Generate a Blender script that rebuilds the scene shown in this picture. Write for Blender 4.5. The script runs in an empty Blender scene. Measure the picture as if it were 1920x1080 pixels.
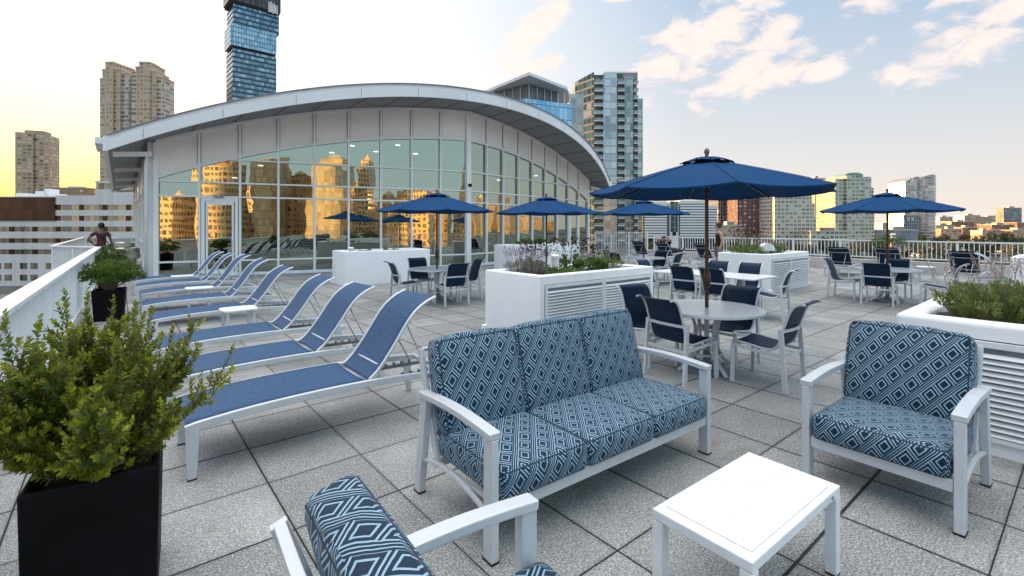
import bpy, math, random
from mathutils import Vector, Matrix
R = math.radians
rnd = random.Random(7)
SC = bpy.context.scene
COL = SC.collection

# ---------------------------------------------------------------- camera
H = 1.65
cam = bpy.data.cameras.new('camera'); camo = bpy.data.objects.new('camera', cam); COL.objects.link(camo)
camo.location = (0, 0, H); camo.rotation_euler = (R(90), 0, R(-39.24))
cam.sensor_width = 36; cam.lens = 902 / 1920 * 36; cam.shift_y = -116 / 1920
cam.clip_start = .05; cam.clip_end = 9000
SC.camera = camo
# horizontal axes of the photograph's view, used only to work out where far things stand
FW = (.6324, .7743); RT = (.7743, -.6324)
def at(px, d):
    xc = (px - 960) / 902 * d
    return (FW[0]*d + RT[0]*xc, FW[1]*d + RT[1]*xc)
def hgt(py, d): return H + (424 - py) * d / 902
VIEW = R(-39.24)

# ---------------------------------------------------------------- world, sun, exposure
SUN_EL, SUN_AZ = 3.2, 92.6          # degrees; azimuth counted from +X
SC.view_settings.view_transform = 'Standard'; SC.view_settings.look = 'None'
SC.view_settings.exposure = 1.45; SC.view_settings.gamma = 1
SC.cycles.max_bounces = 7; SC.cycles.diffuse_bounces = 3; SC.cycles.glossy_bounces = 4
SC.cycles.transparent_max_bounces = 8; SC.cycles.use_denoising = True
SC.cycles.sample_clamp_indirect = 6
W = bpy.data.worlds.new('World'); SC.world = W; W.use_nodes = True
def build_world():
    nt = W.node_tree; N = nt.nodes; L = nt.links
    for n in list(N): N.remove(n)
    out = N.new('ShaderNodeOutputWorld'); bg = N.new('ShaderNodeBackground')
    bg.inputs['Strength'].default_value = .1
    L.new(bg.outputs[0], out.inputs[0])
    sky = N.new('ShaderNodeTexSky'); sky.sky_type = 'NISHITA'; sky.sun_disc = False
    sky.sun_elevation = R(SUN_EL); sky.sun_rotation = R(90 - SUN_AZ); sky.altitude = 10
    sky.air_density = 1.0; sky.dust_density = 1.0; sky.ozone_density = 1.6
    tc = N.new('ShaderNodeTexCoord')
    sep = N.new('ShaderNodeSeparateXYZ'); L.new(tc.outputs['Generated'], sep.inputs[0])
    def m(op, a, b=None, c=None):
        n = N.new('ShaderNodeMath'); n.operation = op
        for i, v in enumerate((a, b, c)):
            if v is None: continue
            if isinstance(v, (int, float)): n.inputs[i].default_value = v
            else: L.new(v, n.inputs[i])
        return n.outputs[0]
    def mix(fac, a, b, bt='MIX'):
        n = N.new('ShaderNodeMix'); n.data_type = 'RGBA'; n.blend_type = bt
        for s, v in ((n.inputs[0], fac), (n.inputs[6], a), (n.inputs[7], b)):
            if isinstance(v, tuple): s.default_value = (*v, 1)
            elif isinstance(v, (int, float)): s.default_value = v
            else: L.new(v, s)
        return n.outputs[2]
    az = m('MULTIPLY', m('ARCTAN2', sep.outputs[1], sep.outputs[0]), 57.2958)
    el = m('MULTIPLY', m('ARCSINE', sep.outputs[2]), 57.2958)
    comb = N.new('ShaderNodeCombineXYZ'); L.new(az, comb.inputs[0]); L.new(el, comb.inputs[1])
    # thin high veil that whitens the low sky all round, bluer overhead
    ela = m('MAXIMUM', el, 0.0)
    veil = m('POWER', m('SUBTRACT', 1.0, m('MINIMUM', m('DIVIDE', ela, 80.0), 1.0)), 2.0)
    dsun = m('ABSOLUTE', m('SUBTRACT', az, SUN_AZ))
    dsun = m('MINIMUM', dsun, m('SUBTRACT', 360.0, dsun))
    near = m('POWER', m('MAXIMUM', m('SUBTRACT', 1.0, m('DIVIDE', dsun, 105.0)), 0.0), 1.1)
    low = m('POWER', 2.7183, m('DIVIDE', ela, -9.0))
    zen = (.80, 1.65, 2.8); hazec = (2.9, 3.15, 3.25); warm = (4.3, 3.3, 2.6)
    base = mix(m('MINIMUM', m('DIVIDE', ela, 28.0), 1.0), hazec, zen)
    base = mix(m('MULTIPLY', near, .80), base, (3.7, 3.72, 3.62))
    base = mix(m('MULTIPLY', low, .60), base, warm)
    sunny = m('POWER', m('MAXIMUM', m('SUBTRACT', 1.0, m('DIVIDE', dsun, 62.0)), 0.0), 1.0)
    base = mix(m('MULTIPLY', sunny, .8), base, (6.2, 5.9, 5.5))
    # glow round the place where the sun is going down
    gl = m('POWER', 2.7183, m('MULTIPLY', m('POWER', m('DIVIDE', dsun, 24.0), 2.0), -1.0))
    gl = m('MULTIPLY', gl, m('POWER', 2.7183, m('DIVIDE', ela, -8.5)))
    base = mix(m('MINIMUM', m('MULTIPLY', gl, 1.35), 1.0), base, (6.6, 2.75, .75))
    # added bright sky overhead, out of view, put in to light the terrace
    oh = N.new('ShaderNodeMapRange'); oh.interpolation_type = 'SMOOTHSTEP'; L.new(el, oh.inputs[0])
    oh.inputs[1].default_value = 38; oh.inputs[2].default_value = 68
    # away from the sun the low sky turns blue-green
    anti = N.new('ShaderNodeMapRange'); anti.interpolation_type = 'SMOOTHSTEP'; L.new(dsun, anti.inputs[0])
    anti.inputs[1].default_value = 105; anti.inputs[2].default_value = 140
    base = mix(anti.outputs[0], base, mix(m('MINIMUM', m('DIVIDE', ela, 25.0), 1.0), (3.4, 3.9, 4.0), (2.2, 3.5, 4.3)))
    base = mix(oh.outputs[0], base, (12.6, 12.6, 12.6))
    skyc = mix(.93, sky.outputs[0], base)
    # clouds: each an ellipse in azimuth and elevation with a ragged noise edge
    blobs = [  # az, el, half length, half width, tilt
        (48.4,21.5,5.0,1.7,34),(45.4,24.2,2.2,1.3,20),(47.6,18.6,2.6,.9,14),
        (28.6,20.0,6.8,3.0,33),(22.5,24.0,6.5,2.2,30),(33.0,17.5,3.2,1.9,20),(37.5,16.2,1.9,1.0,12),
        (25.0,16.3,5.0,1.5,30),(21.8,15.4,3.4,1.2,24),(22.5,19.0,3.0,1.3,28),(17.2,15.6,3.0,.9,24),(27.2,25.8,2.4,1.0,20),(32.0,21.0,2.4,.8,25),
        (9.6,22.6,5.0,2.3,8),(6.0,19.5,3.4,1.3,20),(8.5,14.9,4.2,1.5,18),(5.0,17.5,2.6,1.0,25),(38.0,25.6,3.0,.8,6),(43.0,26.2,1.0,.8,40),(12,14,1.0,.6,0),(30.0,13.2,.9,.6,10)]
    acc = None
    for (ba, be, hl, hw, tl) in blobs:
        mp = N.new('ShaderNodeMapping'); mp.vector_type = 'TEXTURE'
        mp.inputs['Location'].default_value = (ba, be, 0); mp.inputs['Rotation'].default_value = (0, 0, R(180 - tl))
        mp.inputs['Scale'].default_value = (hl*1.25, hw*1.3, 1)
        L.new(comb.outputs[0], mp.inputs[0])
        ln = N.new('ShaderNodeVectorMath'); ln.operation = 'LENGTH'; L.new(mp.outputs[0], ln.inputs[0])
        v = m('MULTIPLY', m('SUBTRACT', 1.25, ln.outputs['Value']), 1.35)
        acc = v if acc is None else m('MAXIMUM', acc, v)
    def noise(scale, det, rough, vec, dist=0.0):
        n = N.new('ShaderNodeTexNoise'); n.inputs['Scale'].default_value = scale
        n.inputs['Detail'].default_value = det; n.inputs['Roughness'].default_value = rough
        n.inputs['Distortion'].default_value = dist
        L.new(vec, n.inputs['Vector']); return n.outputs['Fac']
    mp = N.new('ShaderNodeMapping'); mp.inputs['Rotation'].default_value = (0, 0, R(28)); mp.inputs['Scale'].default_value = (.55, 1.1, 1)
    L.new(comb.outputs[0], mp.inputs[0])
    nz = noise(.42, 8, .62, mp.outputs[0], .4)
    # a few loose clouds over the rest of the sky
    nb = noise(.045, 3, .5, mp.outputs[0])
    rest = m('SUBTRACT', m('MULTIPLY', nb, 4.2), 2.55)
    behind = m('GREATER_THAN', m('ABSOLUTE', m('SUBTRACT', az, 40.0)), 60.0)
    acc = m('MAXIMUM', acc, m('SUBTRACT', m('MULTIPLY', rest, behind), m('MULTIPLY', m('SUBTRACT', 1.0, behind), 9.0)))
    acc = m('MAXIMUM', acc, -2.0)
    val = m('ADD', acc, m('MULTIPLY', m('SUBTRACT', nz, .52), 4.6))
    mr = N.new('ShaderNodeMapRange'); mr.interpolation_type = 'SMOOTHSTEP'
    L.new(val, mr.inputs[0]); mr.inputs[1].default_value = .1; mr.inputs[2].default_value = 1.2
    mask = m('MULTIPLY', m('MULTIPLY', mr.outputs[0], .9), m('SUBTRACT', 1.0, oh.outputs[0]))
    nz2 = noise(.7, 4, .5, comb.outputs[0])
    cl = mix(nz2, (4.1, 3.3, 2.9), (4.0, 3.7, 3.55))
    # the thick cloud at the upper right has a grey body
    mp = N.new('ShaderNodeMapping'); mp.vector_type = 'TEXTURE'; mp.inputs['Location'].default_value = (9.0, 23.0, 0)
    mp.inputs['Rotation'].default_value = (0, 0, R(172)); mp.inputs['Scale'].default_value = (4.6, 1.5, 1)
    L.new(comb.outputs[0], mp.inputs[0])
    ln = N.new('ShaderNodeVectorMath'); ln.operation = 'LENGTH'; L.new(mp.outputs[0], ln.inputs[0])
    g = m('MAXIMUM', m('SUBTRACT', m('SUBTRACT', 1.25, ln.outputs['Value']), m('MULTIPLY', m('SUBTRACT', nz2, .5), 2.0)), 0.0)
    cl = mix(m('MINIMUM', m('MULTIPLY', g, .9), .8), cl, (1.55, 1.52, 1.68))
    fin = mix(mask, skyc, cl)
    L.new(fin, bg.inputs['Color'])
build_world()
sl = bpy.data.lights.new('sun', 'SUN'); slo = bpy.data.objects.new('sun', sl); COL.objects.link(slo)
sl.energy = 5.0; sl.angle = R(.6); sl.color = (1.0, .57, .20)
sd = Vector((math.cos(R(SUN_AZ))*math.cos(R(SUN_EL)), math.sin(R(SUN_AZ))*math.cos(R(SUN_EL)), math.sin(R(SUN_EL))))
slo.rotation_euler = sd.to_track_quat('Z', 'Y').to_euler()

# ---------------------------------------------------------------- materials
def new_mat(name):
    m = bpy.data.materials.new(name); m.use_nodes = True
    nt = m.node_tree; b = nt.nodes['Principled BSDF']
    return m, nt, b
class NB:
    def __init__(s, nt): s.nt = nt; s.N = nt.nodes; s.L = nt.links
    def m(s, op, a, b=None, c=None, clamp=False):
        n = s.N.new('ShaderNodeMath'); n.operation = op; n.use_clamp = clamp
        for i, v in enumerate((a, b, c)):
            if v is None: continue
            if isinstance(v, (int, float)): n.inputs[i].default_value = v
            else: s.L.new(v, n.inputs[i])
        return n.outputs[0]
    def mix(s, fac, a, b, bt='MIX'):
        n = s.N.new('ShaderNodeMix'); n.data_type = 'RGBA'; n.blend_type = bt
        for k, v in ((n.inputs[0], fac), (n.inputs[6], a), (n.inputs[7], b)):
            if isinstance(v, tuple): k.default_value = (*v[:3], 1)
            elif isinstance(v, (int, float)): k.default_value = v
            else: s.L.new(v, k)
        return n.outputs[2]
    def noise(s, scale, det=4, rough=.5, vec=None, dist=0):
        n = s.N.new('ShaderNodeTexNoise'); n.inputs['Scale'].default_value = scale
        n.inputs['Detail'].default_value = det; n.inputs['Roughness'].default_value = rough
        n.inputs['Distortion'].default_value = dist
        if vec is not None: s.L.new(vec, n.inputs['Vector'])
        return n.outputs['Fac']
    def coord(s, which='Object', scale=None, rot=None, loc=None):
        t = s.N.new('ShaderNodeTexCoord').outputs[which]
        if scale or rot or loc:
            mp = s.N.new('ShaderNodeMapping')
            if scale: mp.inputs['Scale'].default_value = scale
            if rot: mp.inputs['Rotation'].default_value = rot
            if loc: mp.inputs['Location'].default_value = loc
            s.L.new(t, mp.inputs[0]); t = mp.outputs[0]
        return t
    def sep(s, v):
        n = s.N.new('ShaderNodeSeparateXYZ'); s.L.new(v, n.inputs[0]); return n.outputs
    def comb(s, x, y, z=0.0):
        n = s.N.new('ShaderNodeCombineXYZ')
        for i, v in enumerate((x, y, z)):
            if isinstance(v, (int, float)): n.inputs[i].default_value = v
            else: s.L.new(v, n.inputs[i])
        return n.outputs[0]
    def white(s, v):
        n = s.N.new('ShaderNodeTexWhiteNoise'); n.noise_dimensions = '3D'; s.L.new(v, n.inputs['Vector']); return n.outputs['Value']
    def ramp(s, v, a, b, lo=0., hi=1.):
        n = s.N.new('ShaderNodeMapRange'); s.L.new(v, n.inputs[0])
        for i, x in enumerate((a, b, lo, hi)): n.inputs[i+1].default_value = x
        return n.outputs[0]
    def bump(s, h, strength, dist, b, normal=None):
        n = s.N.new('ShaderNodeBump'); n.inputs['Strength'].default_value = strength; n.inputs['Distance'].default_value = dist
        s.L.new(h, n.inputs['Height'])
        if normal is not None: s.L.new(normal, n.inputs['Normal'])
        if b is not None: s.L.new(n.outputs[0], b.inputs['Normal'])
        return n.outputs[0]
def simple(name, col, rough=.5, metal=0., var=.12, vs=3., bump=0., bs=60., spec=None, stretch=None):
    m, nt, b = new_mat(name); k = NB(nt)
    c = k.coord('Object', scale=stretch) if stretch else k.coord('Object')
    f = k.noise(vs, 5, .6, c)
    d = tuple(x*(1-var) for x in col); e = tuple(min(1, x*(1+var)) for x in col)
    k.L.new(k.mix(k.ramp(f, .3, .7), d, e), b.inputs['Base Color'])
    k.L.new(k.ramp(k.noise(vs*3, 3, .5, c), .3, .7, max(.03, rough-.07), min(1, rough+.07)), b.inputs['Roughness'])
    b.inputs['Metallic'].default_value = metal
    if spec is not None: b.inputs['Specular IOR Level'].default_value = spec
    if bump: k.bump(k.noise(bs, 3, .6, c), bump, .01, b)
    return m
MT = {}
MT['silver'] = simple('silver_powder_coat', (.60,.62,.65), .40, .25, .06, 4, .12, 700)
MT['silver_dark'] = simple('dull_metal', (.22,.23,.25), .5, .5, .15, 8)
MT['white'] = simple('white_stucco', (.80,.81,.84), .62, 0, .035, 2.2, .25, 90)
MT['white_metal'] = simple('white_painted_metal', (.76,.78,.80), .4, 0, .08, 4, .05, 200)
MT['frame_white'] = simple('white_window_frame', (.80,.79,.79), .4, 0, .06, 1.5)
MT['panel'] = simple('facade_panel', (.84,.785,.74), .5, 0, .05, .7, .08, 40)
MT['fascia'] = simple('fascia_metal', (.75,.75,.78), .42, 0, .05, .6)
MT['roof'] = simple('roof_membrane', (.33,.34,.36), .6, 0, .12, .5)
MT['bronze'] = simple('bronze_pole', (.075,.045,.026), .35, .55, .2, 6)
MT['finial'] = simple('wood_finial', (.16,.11,.07), .5, 0, .2, 20)
MT['black_plastic'] = simple('black_planter', (.004,.004,.005), .55, 0, .6, 3, .3, 25, spec=.12)
MT['rubber'] = simple('rubber', (.012,.012,.013), .8)
MT['soil'] = simple('soil', (.035,.025,.018), .95, 0, .4, 14, .8, 60)
MT['bark'] = simple('bark', (.11,.075,.045), .85, 0, .3, 20, .5, 90)
MT['twig'] = simple('twig', (.20,.13,.08), .8, 0, .3, 30)
MT['skin_light'] = simple('skin_light', (.42,.25,.18), .55, 0, .06, 9)
MT['skin_dark'] = simple('skin_tanned', (.22,.12,.085), .55, 0, .06, 9)
MT['hair'] = simple('dark_hair', (.015,.010,.008), .6, 0, .3, 60, .6, 200)
MT['shirt'] = simple('maroon_shirt', (.10,.022,.035), .8, 0, .15, 12, .3, 25)
MT['black_cloth'] = simple('black_cloth', (.010,.010,.013), .85, 0, .3, 12, .4, 25)
MT['grey_cloth'] = simple('grey_cloth', (.12,.11,.13), .85, 0, .2, 12, .4, 25)
MT['shoe'] = simple('dark_shoe', (.02,.018,.018), .6)
MT['brushed'] = simple('brushed_aluminium', (.52,.50,.48), .33, .85, .12, 5, .1, 60, stretch=(1,1,12))
MT['table_top'] = simple('table_top', (.70,.71,.74), .30, .15, .05, 5, 0, 300, stretch=(12,1,1))
def table_white():
    m, nt, b = new_mat('used_white_table'); k = NB(nt); c = k.coord('Object')
    a = k.noise(7, 7, .65, c, .6); d = k.noise(38, 4, .7, k.coord('Object', scale=(1,5,1))); e = k.noise(160, 2, .5, c)
    col = k.mix(k.ramp(a, .40, .68), (.74,.75,.77), (.64,.65,.67))
    col = k.mix(k.ramp(d, .66, .74, 0, .5), col, (.55,.55,.55)); col = k.mix(k.ramp(e, .70, .76, 0, .6), col, (.45,.43,.40))
    k.L.new(col, b.inputs['Base Color']); k.L.new(k.ramp(a, .35, .7, .25, .5), b.inputs['Roughness'])
    return m
MT['table_white'] = table_white()
MT['curb'] = simple('pale_curb', (.55,.50,.48), .8, 0, .12, 2, .2, 30)

def sling(name, col, col2, rough, fine=420, sheen=.25):
    m, nt, b = new_mat(name); k = NB(nt)
    uv = k.coord('UV')
    a = k.noise(1, 3, .7, k.coord('UV', scale=(fine*.12, fine, 1)))
    c = k.noise(1, 3, .7, k.coord('UV', scale=(fine, fine*.12, 1)))
    f = k.m('MULTIPLY', k.m('ADD', a, c), .5)
    k.L.new(k.mix(k.ramp(f, .36, .64), col, col2), b.inputs['Base Color'])
    b.inputs['Roughness'].default_value = rough
    b.inputs['Sheen Weight'].default_value = sheen; b.inputs['Sheen Roughness'].default_value = .4
    b.inputs['Sheen Tint'].default_value = (.5,.62,.95,1); b.inputs['Specular IOR Level'].default_value = .2
    k.bump(f, .35, .002, b)
    return m
MT['chaise'] = sling('chaise_sling', (.008,.034,.09), (.055,.120,.235), .6, 150, .05)
MT['dining'] = sling('dining_sling', (.002,.008,.024), (.010,.034,.082), .55, 300, .05)
MT['lit_sling'] = sling('lit_blue_sling', (.06,.20,.34), (.12,.33,.50), .5, 200, .3)  # paler copy of the chaise sling, the light on it put into the colour

def canopy_mat():
    m, nt, b = new_mat('umbrella_canvas'); k = NB(nt)
    f = k.noise(500, 2, .6, k.coord('Object'))
    g = k.noise(2.5, 3, .5, k.coord('Object'))
    c = k.mix(k.ramp(f, .3, .7), (.001,.036,.125), (.002,.060,.19))
    c = k.mix(k.ramp(g, .35, .7, 0, .5), c, (.006,.055,.15))
    wr = k.noise(3.5, 3, .55, k.coord('Object', scale=(1,1,3)), 1.2)
    k.L.new(c, b.inputs['Base Color']); b.inputs['Roughness'].default_value = .8
    b.inputs['Specular IOR Level'].default_value = .15
    k.bump(k.m('ADD', k.m('MULTIPLY', wr, 6.0), k.m('MULTIPLY', f, .4)), .35, .006, b)
    tr = k.N.new('ShaderNodeBsdfTranslucent'); tr.inputs[0].default_value = (.004,.05,.17,1)
    mx = k.N.new('ShaderNodeMixShader'); mx.inputs[0].default_value = .10
    k.L.new(b.outputs[0], mx.inputs[1]); k.L.new(tr.outputs[0], mx.inputs[2])
    k.L.new(mx.outputs[0], nt.nodes['Material Output'].inputs[0])
    return m
MT['canopy'] = canopy_mat()

def cushion_mat():
    """geometric lozenges ringed by lines, rows of them parted by bands of long diagonal stripes"""
    m, nt, b = new_mat('cushion_fabric'); k = NB(nt)
    u, v, _ = k.sep(k.coord('UV'))
    P = .090
    wob = k.noise(9, 2, .5, k.coord('UV'))
    u = k.m('ADD', u, k.m('MULTIPLY', wob, .006))
    v = k.m('MULTIPLY', v, .80)
    p = k.m('DIVIDE', k.m('MULTIPLY', k.m('ADD', u, v), .7071), P)
    q = k.m('DIVIDE', k.m('MULTIPLY', k.m('SUBTRACT', u, v), .7071), P)
    row = k.m('FLOOR', q); fq = k.m('FRACT', q)
    ps = k.m('ADD', p, k.m('MULTIPLY', row, .5))
    fp = k.m('FRACT', ps)
    # rings: square cell of side .64 in the lower part of each row
    a = k.m('ABSOLUTE', k.m('SUBTRACT', fp, .5)); c = k.m('ABSOLUTE', k.m('SUBTRACT', fq, .34))
    dmax = k.m('MAXIMUM', k.m('MULTIPLY', a, .82), c)     # 0 centre
    ring = k.m('FRACT', k.m('DIVIDE', k.m('SUBTRACT', k.m('ADD', dmax, .16), .055), .16))
    light_r = k.m('GREATER_THAN', ring, .66)
    core = k.m('LESS_THAN', dmax, .125)
    ringv = k.m('MULTIPLY', light_r, k.m('SUBTRACT', 1.0, core))
    band = k.m('GREATER_THAN', fq, .675)
    st = k.m('GREATER_THAN', k.m('FRACT', k.m('DIVIDE', k.m('SUBTRACT', fq, .675), .1083)), .66)
    pat = k.m('ADD', k.m('MULTIPLY', ringv, k.m('SUBTRACT', 1.0, band)), k.m('MULTIPLY', st, band))
    th = k.noise(1, 2, .6, k.coord('UV', scale=(900, 900, 1)))
    dark = k.mix(th, (.001,.010,.028), (.002,.026,.062))
    lite = k.mix(th, (.17,.30,.41), (.37,.51,.61))
    k.L.new(k.mix(pat, dark, lite), b.inputs['Base Color'])
    b.inputs['Roughness'].default_value = .62
    b.inputs['Sheen Weight'].default_value = .08; b.inputs['Specular IOR Level'].default_value = .25
    hgt_ = k.m('ADD', k.m('MULTIPLY', pat, .6), k.m('MULTIPLY', th, .5))
    k.bump(hgt_, .5, .003, b)
    return m
MT['cushion'] = cushion_mat()
MT['piping'] = simple('piping_cord', (.012,.03,.06), .7, 0, .3, 60)

def paver_mat():
    m, nt, b = new_mat('concrete_pavers'); k = NB(nt)
    c = k.coord('Object'); x, y, _ = k.sep(c)
    S = .61
    gx = k.m('DIVIDE', k.m('SUBTRACT', x, .132), S); gy = k.m('DIVIDE', k.m('SUBTRACT', y, .335), S)
    ix = k.m('FLOOR', gx); iy = k.m('FLOOR', gy)
    jn = k.noise(30, 3, .6, c)
    fx = k.m('ABSOLUTE', k.m('SUBTRACT', k.m('FRACT', gx), .5)); fy = k.m('ABSOLUTE', k.m('SUBTRACT', k.m('FRACT', gy), .5))
    # joints of unequal width: every line has its own
    wx = k.m('MULTIPLY', k.white(k.comb(k.m('ROUND', gx), 3.3)), .0085); wy = k.m('MULTIPLY', k.white(k.comb(7.7, k.m('ROUND', gy))), .0085)
    wob = k.m('MULTIPLY', k.m('SUBTRACT', jn, .5), .006)
    ex = k.m('GREATER_THAN', k.m('ADD', fx, k.m('ADD', wx, wob)), .4950)
    ey = k.m('GREATER_THAN', k.m('ADD', fy, k.m('ADD', wy, wob)), .4950)
    joint = k.m('MAXIMUM', ex, ey)
    rnd1 = k.white(k.comb(ix, iy)); rnd2 = k.white(k.comb(iy, ix, 5.0))
    agg = k.noise(92, 4, .85, c); agg2 = k.noise(34, 4, .7, c); blot = k.noise(1.3, 6, .62, c); blot2 = k.noise(5, 5, .6, c)
    col = k.mix(rnd1, (.235,.24,.235), (.46,.46,.44))
    st2 = k.noise(2.2, 7, .7, k.coord('Object', loc=(31,7,0)), .8)
    col = k.mix(k.m('MULTIPLY', rnd2, .5), col, (.32,.305,.28))
    col = k.mix(k.ramp(blot, .38, .62, 0, .5), col, (.15,.155,.16))
    col = k.mix(k.ramp(blot2, .55, .75, 0, .35), col, (.14,.14,.14))
    col = k.mix(k.ramp(agg, .37, .50, .95, 0), col, (.035,.04,.045))
    col = k.mix(k.ramp(agg, .53, .62, 0, .85), col, (.72,.72,.71))
    col = k.mix(k.ramp(agg2, .3, .6, .45, 0), col, (.10,.10,.11))
    col = k.mix(k.ramp(st2, .57, .66, 0, .38), col, (.13,.12,.105))
    col = k.mix(k.ramp(st2, .30, .40, .25, 0), col, (.55,.55,.54))
    # grime creeping in from the joints
    edge = k.m('MAXIMUM', fx, fy)
    col = k.mix(k.ramp(k.m('ADD', edge, k.m('MULTIPLY', k.m('SUBTRACT', blot2, .5), .05)), .455, .5, 0, .4), col, (.10,.10,.10))
    col = k.mix(joint, col, (.008,.008,.009))
    k.L.new(col, b.inputs['Base Color'])
    b.inputs['Roughness'].default_value = .78
    hh = k.m('SUBTRACT', k.m('MULTIPLY', agg, .35), k.m('MULTIPLY', joint, 2.5))
    k.bump(hh, .55, .004, b)
    return m
MT['paver'] = paver_mat()

def glass_mat():
    """reflective grey-green glazing: a coating that mirrors most of the light, a dark room behind"""
    m, nt, b = new_mat('coated_glass'); k = NB(nt)
    c = k.coord('Object')
    gl = k.N.new('ShaderNodeBsdfGlossy'); gl.inputs['Roughness'].default_value = .0
    gl.inputs['Color'].default_value = (.78,.88,.78,1)
    bn = k.bump(k.noise(.75, 1, .4, c), .055, .06, None)
    bn2 = k.bump(k.noise(2.6, 1, .4, c), .03, .02, None, bn)
    k.L.new(bn2, gl.inputs['Normal'])
    tr = k.N.new('ShaderNodeBsdfTransparent'); tr.inputs[0].default_value = (.16,.18,.17,1)
    fr = k.N.new('ShaderNodeFresnel'); fr.inputs['IOR'].default_value = 1.7
    fac = k.m('ADD', k.m('MULTIPLY', fr.outputs[0], 1.0), .34, clamp=True)
    mx = k.N.new('ShaderNodeMixShader'); k.L.new(fac, mx.inputs[0])
    k.L.new(tr.outputs[0], mx.inputs[1]); k.L.new(gl.outputs[0], mx.inputs[2])
    k.L.new(mx.outputs[0], nt.nodes['Material Output'].inputs[0])
    return m
MT['glass'] = glass_mat()
def emit(name, col, s):
    m, nt, b = new_mat(name); b.inputs['Emission Color'].default_value = (*col, 1); b.inputs['Emission Strength'].default_value = s
    b.inputs['Base Color'].default_value = (*col, 1)
    return m
MT['lamp'] = emit('downlight', (1,.93,.8), 4.0)
MT['lamp_far'] = emit('lit_lamp', (1,.6,.3), 3.5)
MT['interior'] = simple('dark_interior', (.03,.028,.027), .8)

def soffit_mat():
    m, nt, b = new_mat('soffit_panels'); k = NB(nt)
    x, y, _ = k.sep(k.coord('Object'))
    s1 = k.m('GREATER_THAN', k.m('FRACT', k.m('DIVIDE', x, .30)), .95)
    s2 = k.m('GREATER_THAN', k.m('FRACT', k.m('DIVIDE', k.m('ADD', x, .45), 1.17)), .90)
    col = k.mix(k.noise(1.2, 4, .6, k.coord('Object')), (.19,.20,.215), (.26,.27,.285))
    col = k.mix(k.m('MAXIMUM', s1, s2), col, (.10,.10,.11))
    k.L.new(col, b.inputs['Base Color']); b.inputs['Roughness'].default_value = .55
    return m
MT['soffit'] = soffit_mat()

def facade(name, wall, gd, gl, fh=3.2, bw=3.0, u0=.15, u1=.85, v0=.3, v1=.85, metal=.75, grough=.12, wrough=.8, blind=.25, blindc=(.5,.47,.42), lit=0., wall2=None, mull=0, voff=0., uoff=0.):
    """a curtain or punched wall measured in metres along the wall and up it"""
    m, nt, b = new_mat(name); k = NB(nt)
    u, v, _ = k.sep(k.coord('UV'))
    uu = k.m('DIVIDE', k.m('ADD', u, uoff), bw); vv = k.m('DIVIDE', k.m('ADD', v, voff), fh)
    fu = k.m('FRACT', uu); fv = k.m('FRACT', vv)
    a = k.m('MULTIPLY', k.m('GREATER_THAN', fu, u0), k.m('LESS_THAN', fu, u1))
    c = k.m('MULTIPLY', k.m('GREATER_THAN', fv, v0), k.m('LESS_THAN', fv, v1))
    win = k.m('MULTIPLY', a, c)
    if mull:
        mm = k.m('GREATER_THAN', k.m('FRACT', k.m('MULTIPLY', uu, mull)), .1)
        win = k.m('MULTIPLY', win, mm)
    cell = k.comb(k.m('FLOOR', uu if not mull else k.m('MULTIPLY', uu, mull)), k.m('FLOOR', vv))
    r1 = k.white(cell)
    n1 = nt.nodes.new('ShaderNodeTexWhiteNoise'); k.L.new(k.comb(k.m('FLOOR', vv), k.m('FLOOR', uu), 9.0), n1.inputs['Vector']); r2 = n1.outputs['Value']
    g = k.mix(r1, gd, gl)
    g = k.mix(k.m('MULTIPLY', k.m('LESS_THAN', r2, blind), .85), g, blindc)
    w = k.mix(k.noise(.08, 5, .6, k.coord('UV')), wall, wall2 or tuple(x*.85 for x in wall))
    w = k.mix(k.m('MULTIPLY', k.m('LESS_THAN', fv, .05), .5), w, tuple(x*.5 for x in wall))
    k.L.new(k.mix(win, w, g), b.inputs['Base Color'])
    mf = k.m('MULTIPLY', win, metal)
    k.L.new(mf, b.inputs['Metallic'])
    k.L.new(k.ramp(win, 0, 1, wrough, grough), b.inputs['Roughness'])
    if lit:
        lf = k.m('MULTIPLY', win, k.m('GREATER_THAN', r1, 1 - lit))
        b.inputs['Emission Color'].default_value = (1,.62,.3,1)
        k.L.new(k.m('MULTIPLY', lf, .5), b.inputs['Emission Strength'])
    return m

def leaf_mat(name, dark, light, tip, trans=.35):
    m, nt, b = new_mat(name); k = NB(nt)
    at_ = k.N.new('ShaderNodeAttribute'); at_.attribute_name = 'tint'
    r, g, bl = k.sep(at_.outputs['Vector'])
    col = k.mix(r, dark, light); col = k.mix(g, col, tip)
    k.L.new(col, b.inputs['Base Color']); b.inputs['Roughness'].default_value = .42
    tr = k.N.new('ShaderNodeBsdfTranslucent'); k.L.new(k.mix(.5, col, tip), tr.inputs[0])
    mx = k.N.new('ShaderNodeMixShader'); mx.inputs[0].default_value = trans
    k.L.new(b.outputs[0], mx.inputs[1]); k.L.new(tr.outputs[0], mx.inputs[2])
    k.L.new(mx.outputs[0], nt.nodes['Material Output'].inputs[0])
    return m
MT['boxwood'] = leaf_mat('boxwood_leaves', (.010,.032,.004), (.040,.095,.009), (.42,.44,.03))
MT['boxwood2'] = leaf_mat('topiary_leaves', (.012,.036,.004), (.04,.095,.010), (.20,.28,.03))
MT['lavender'] = leaf_mat('lavender_leaves', (.10,.105,.095), (.22,.22,.20), (.34,.33,.32))
MT['purple'] = leaf_mat('purple_spikes', (.075,.05,.085), (.14,.10,.17), (.22,.17,.25))
MT['rosemary'] = leaf_mat('rosemary_leaves', (.04,.07,.018), (.12,.18,.045), (.34,.38,.12))
MT['bright'] = leaf_mat('low_green_leaves', (.045,.10,.02), (.12,.22,.05), (.22,.32,.09))
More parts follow.
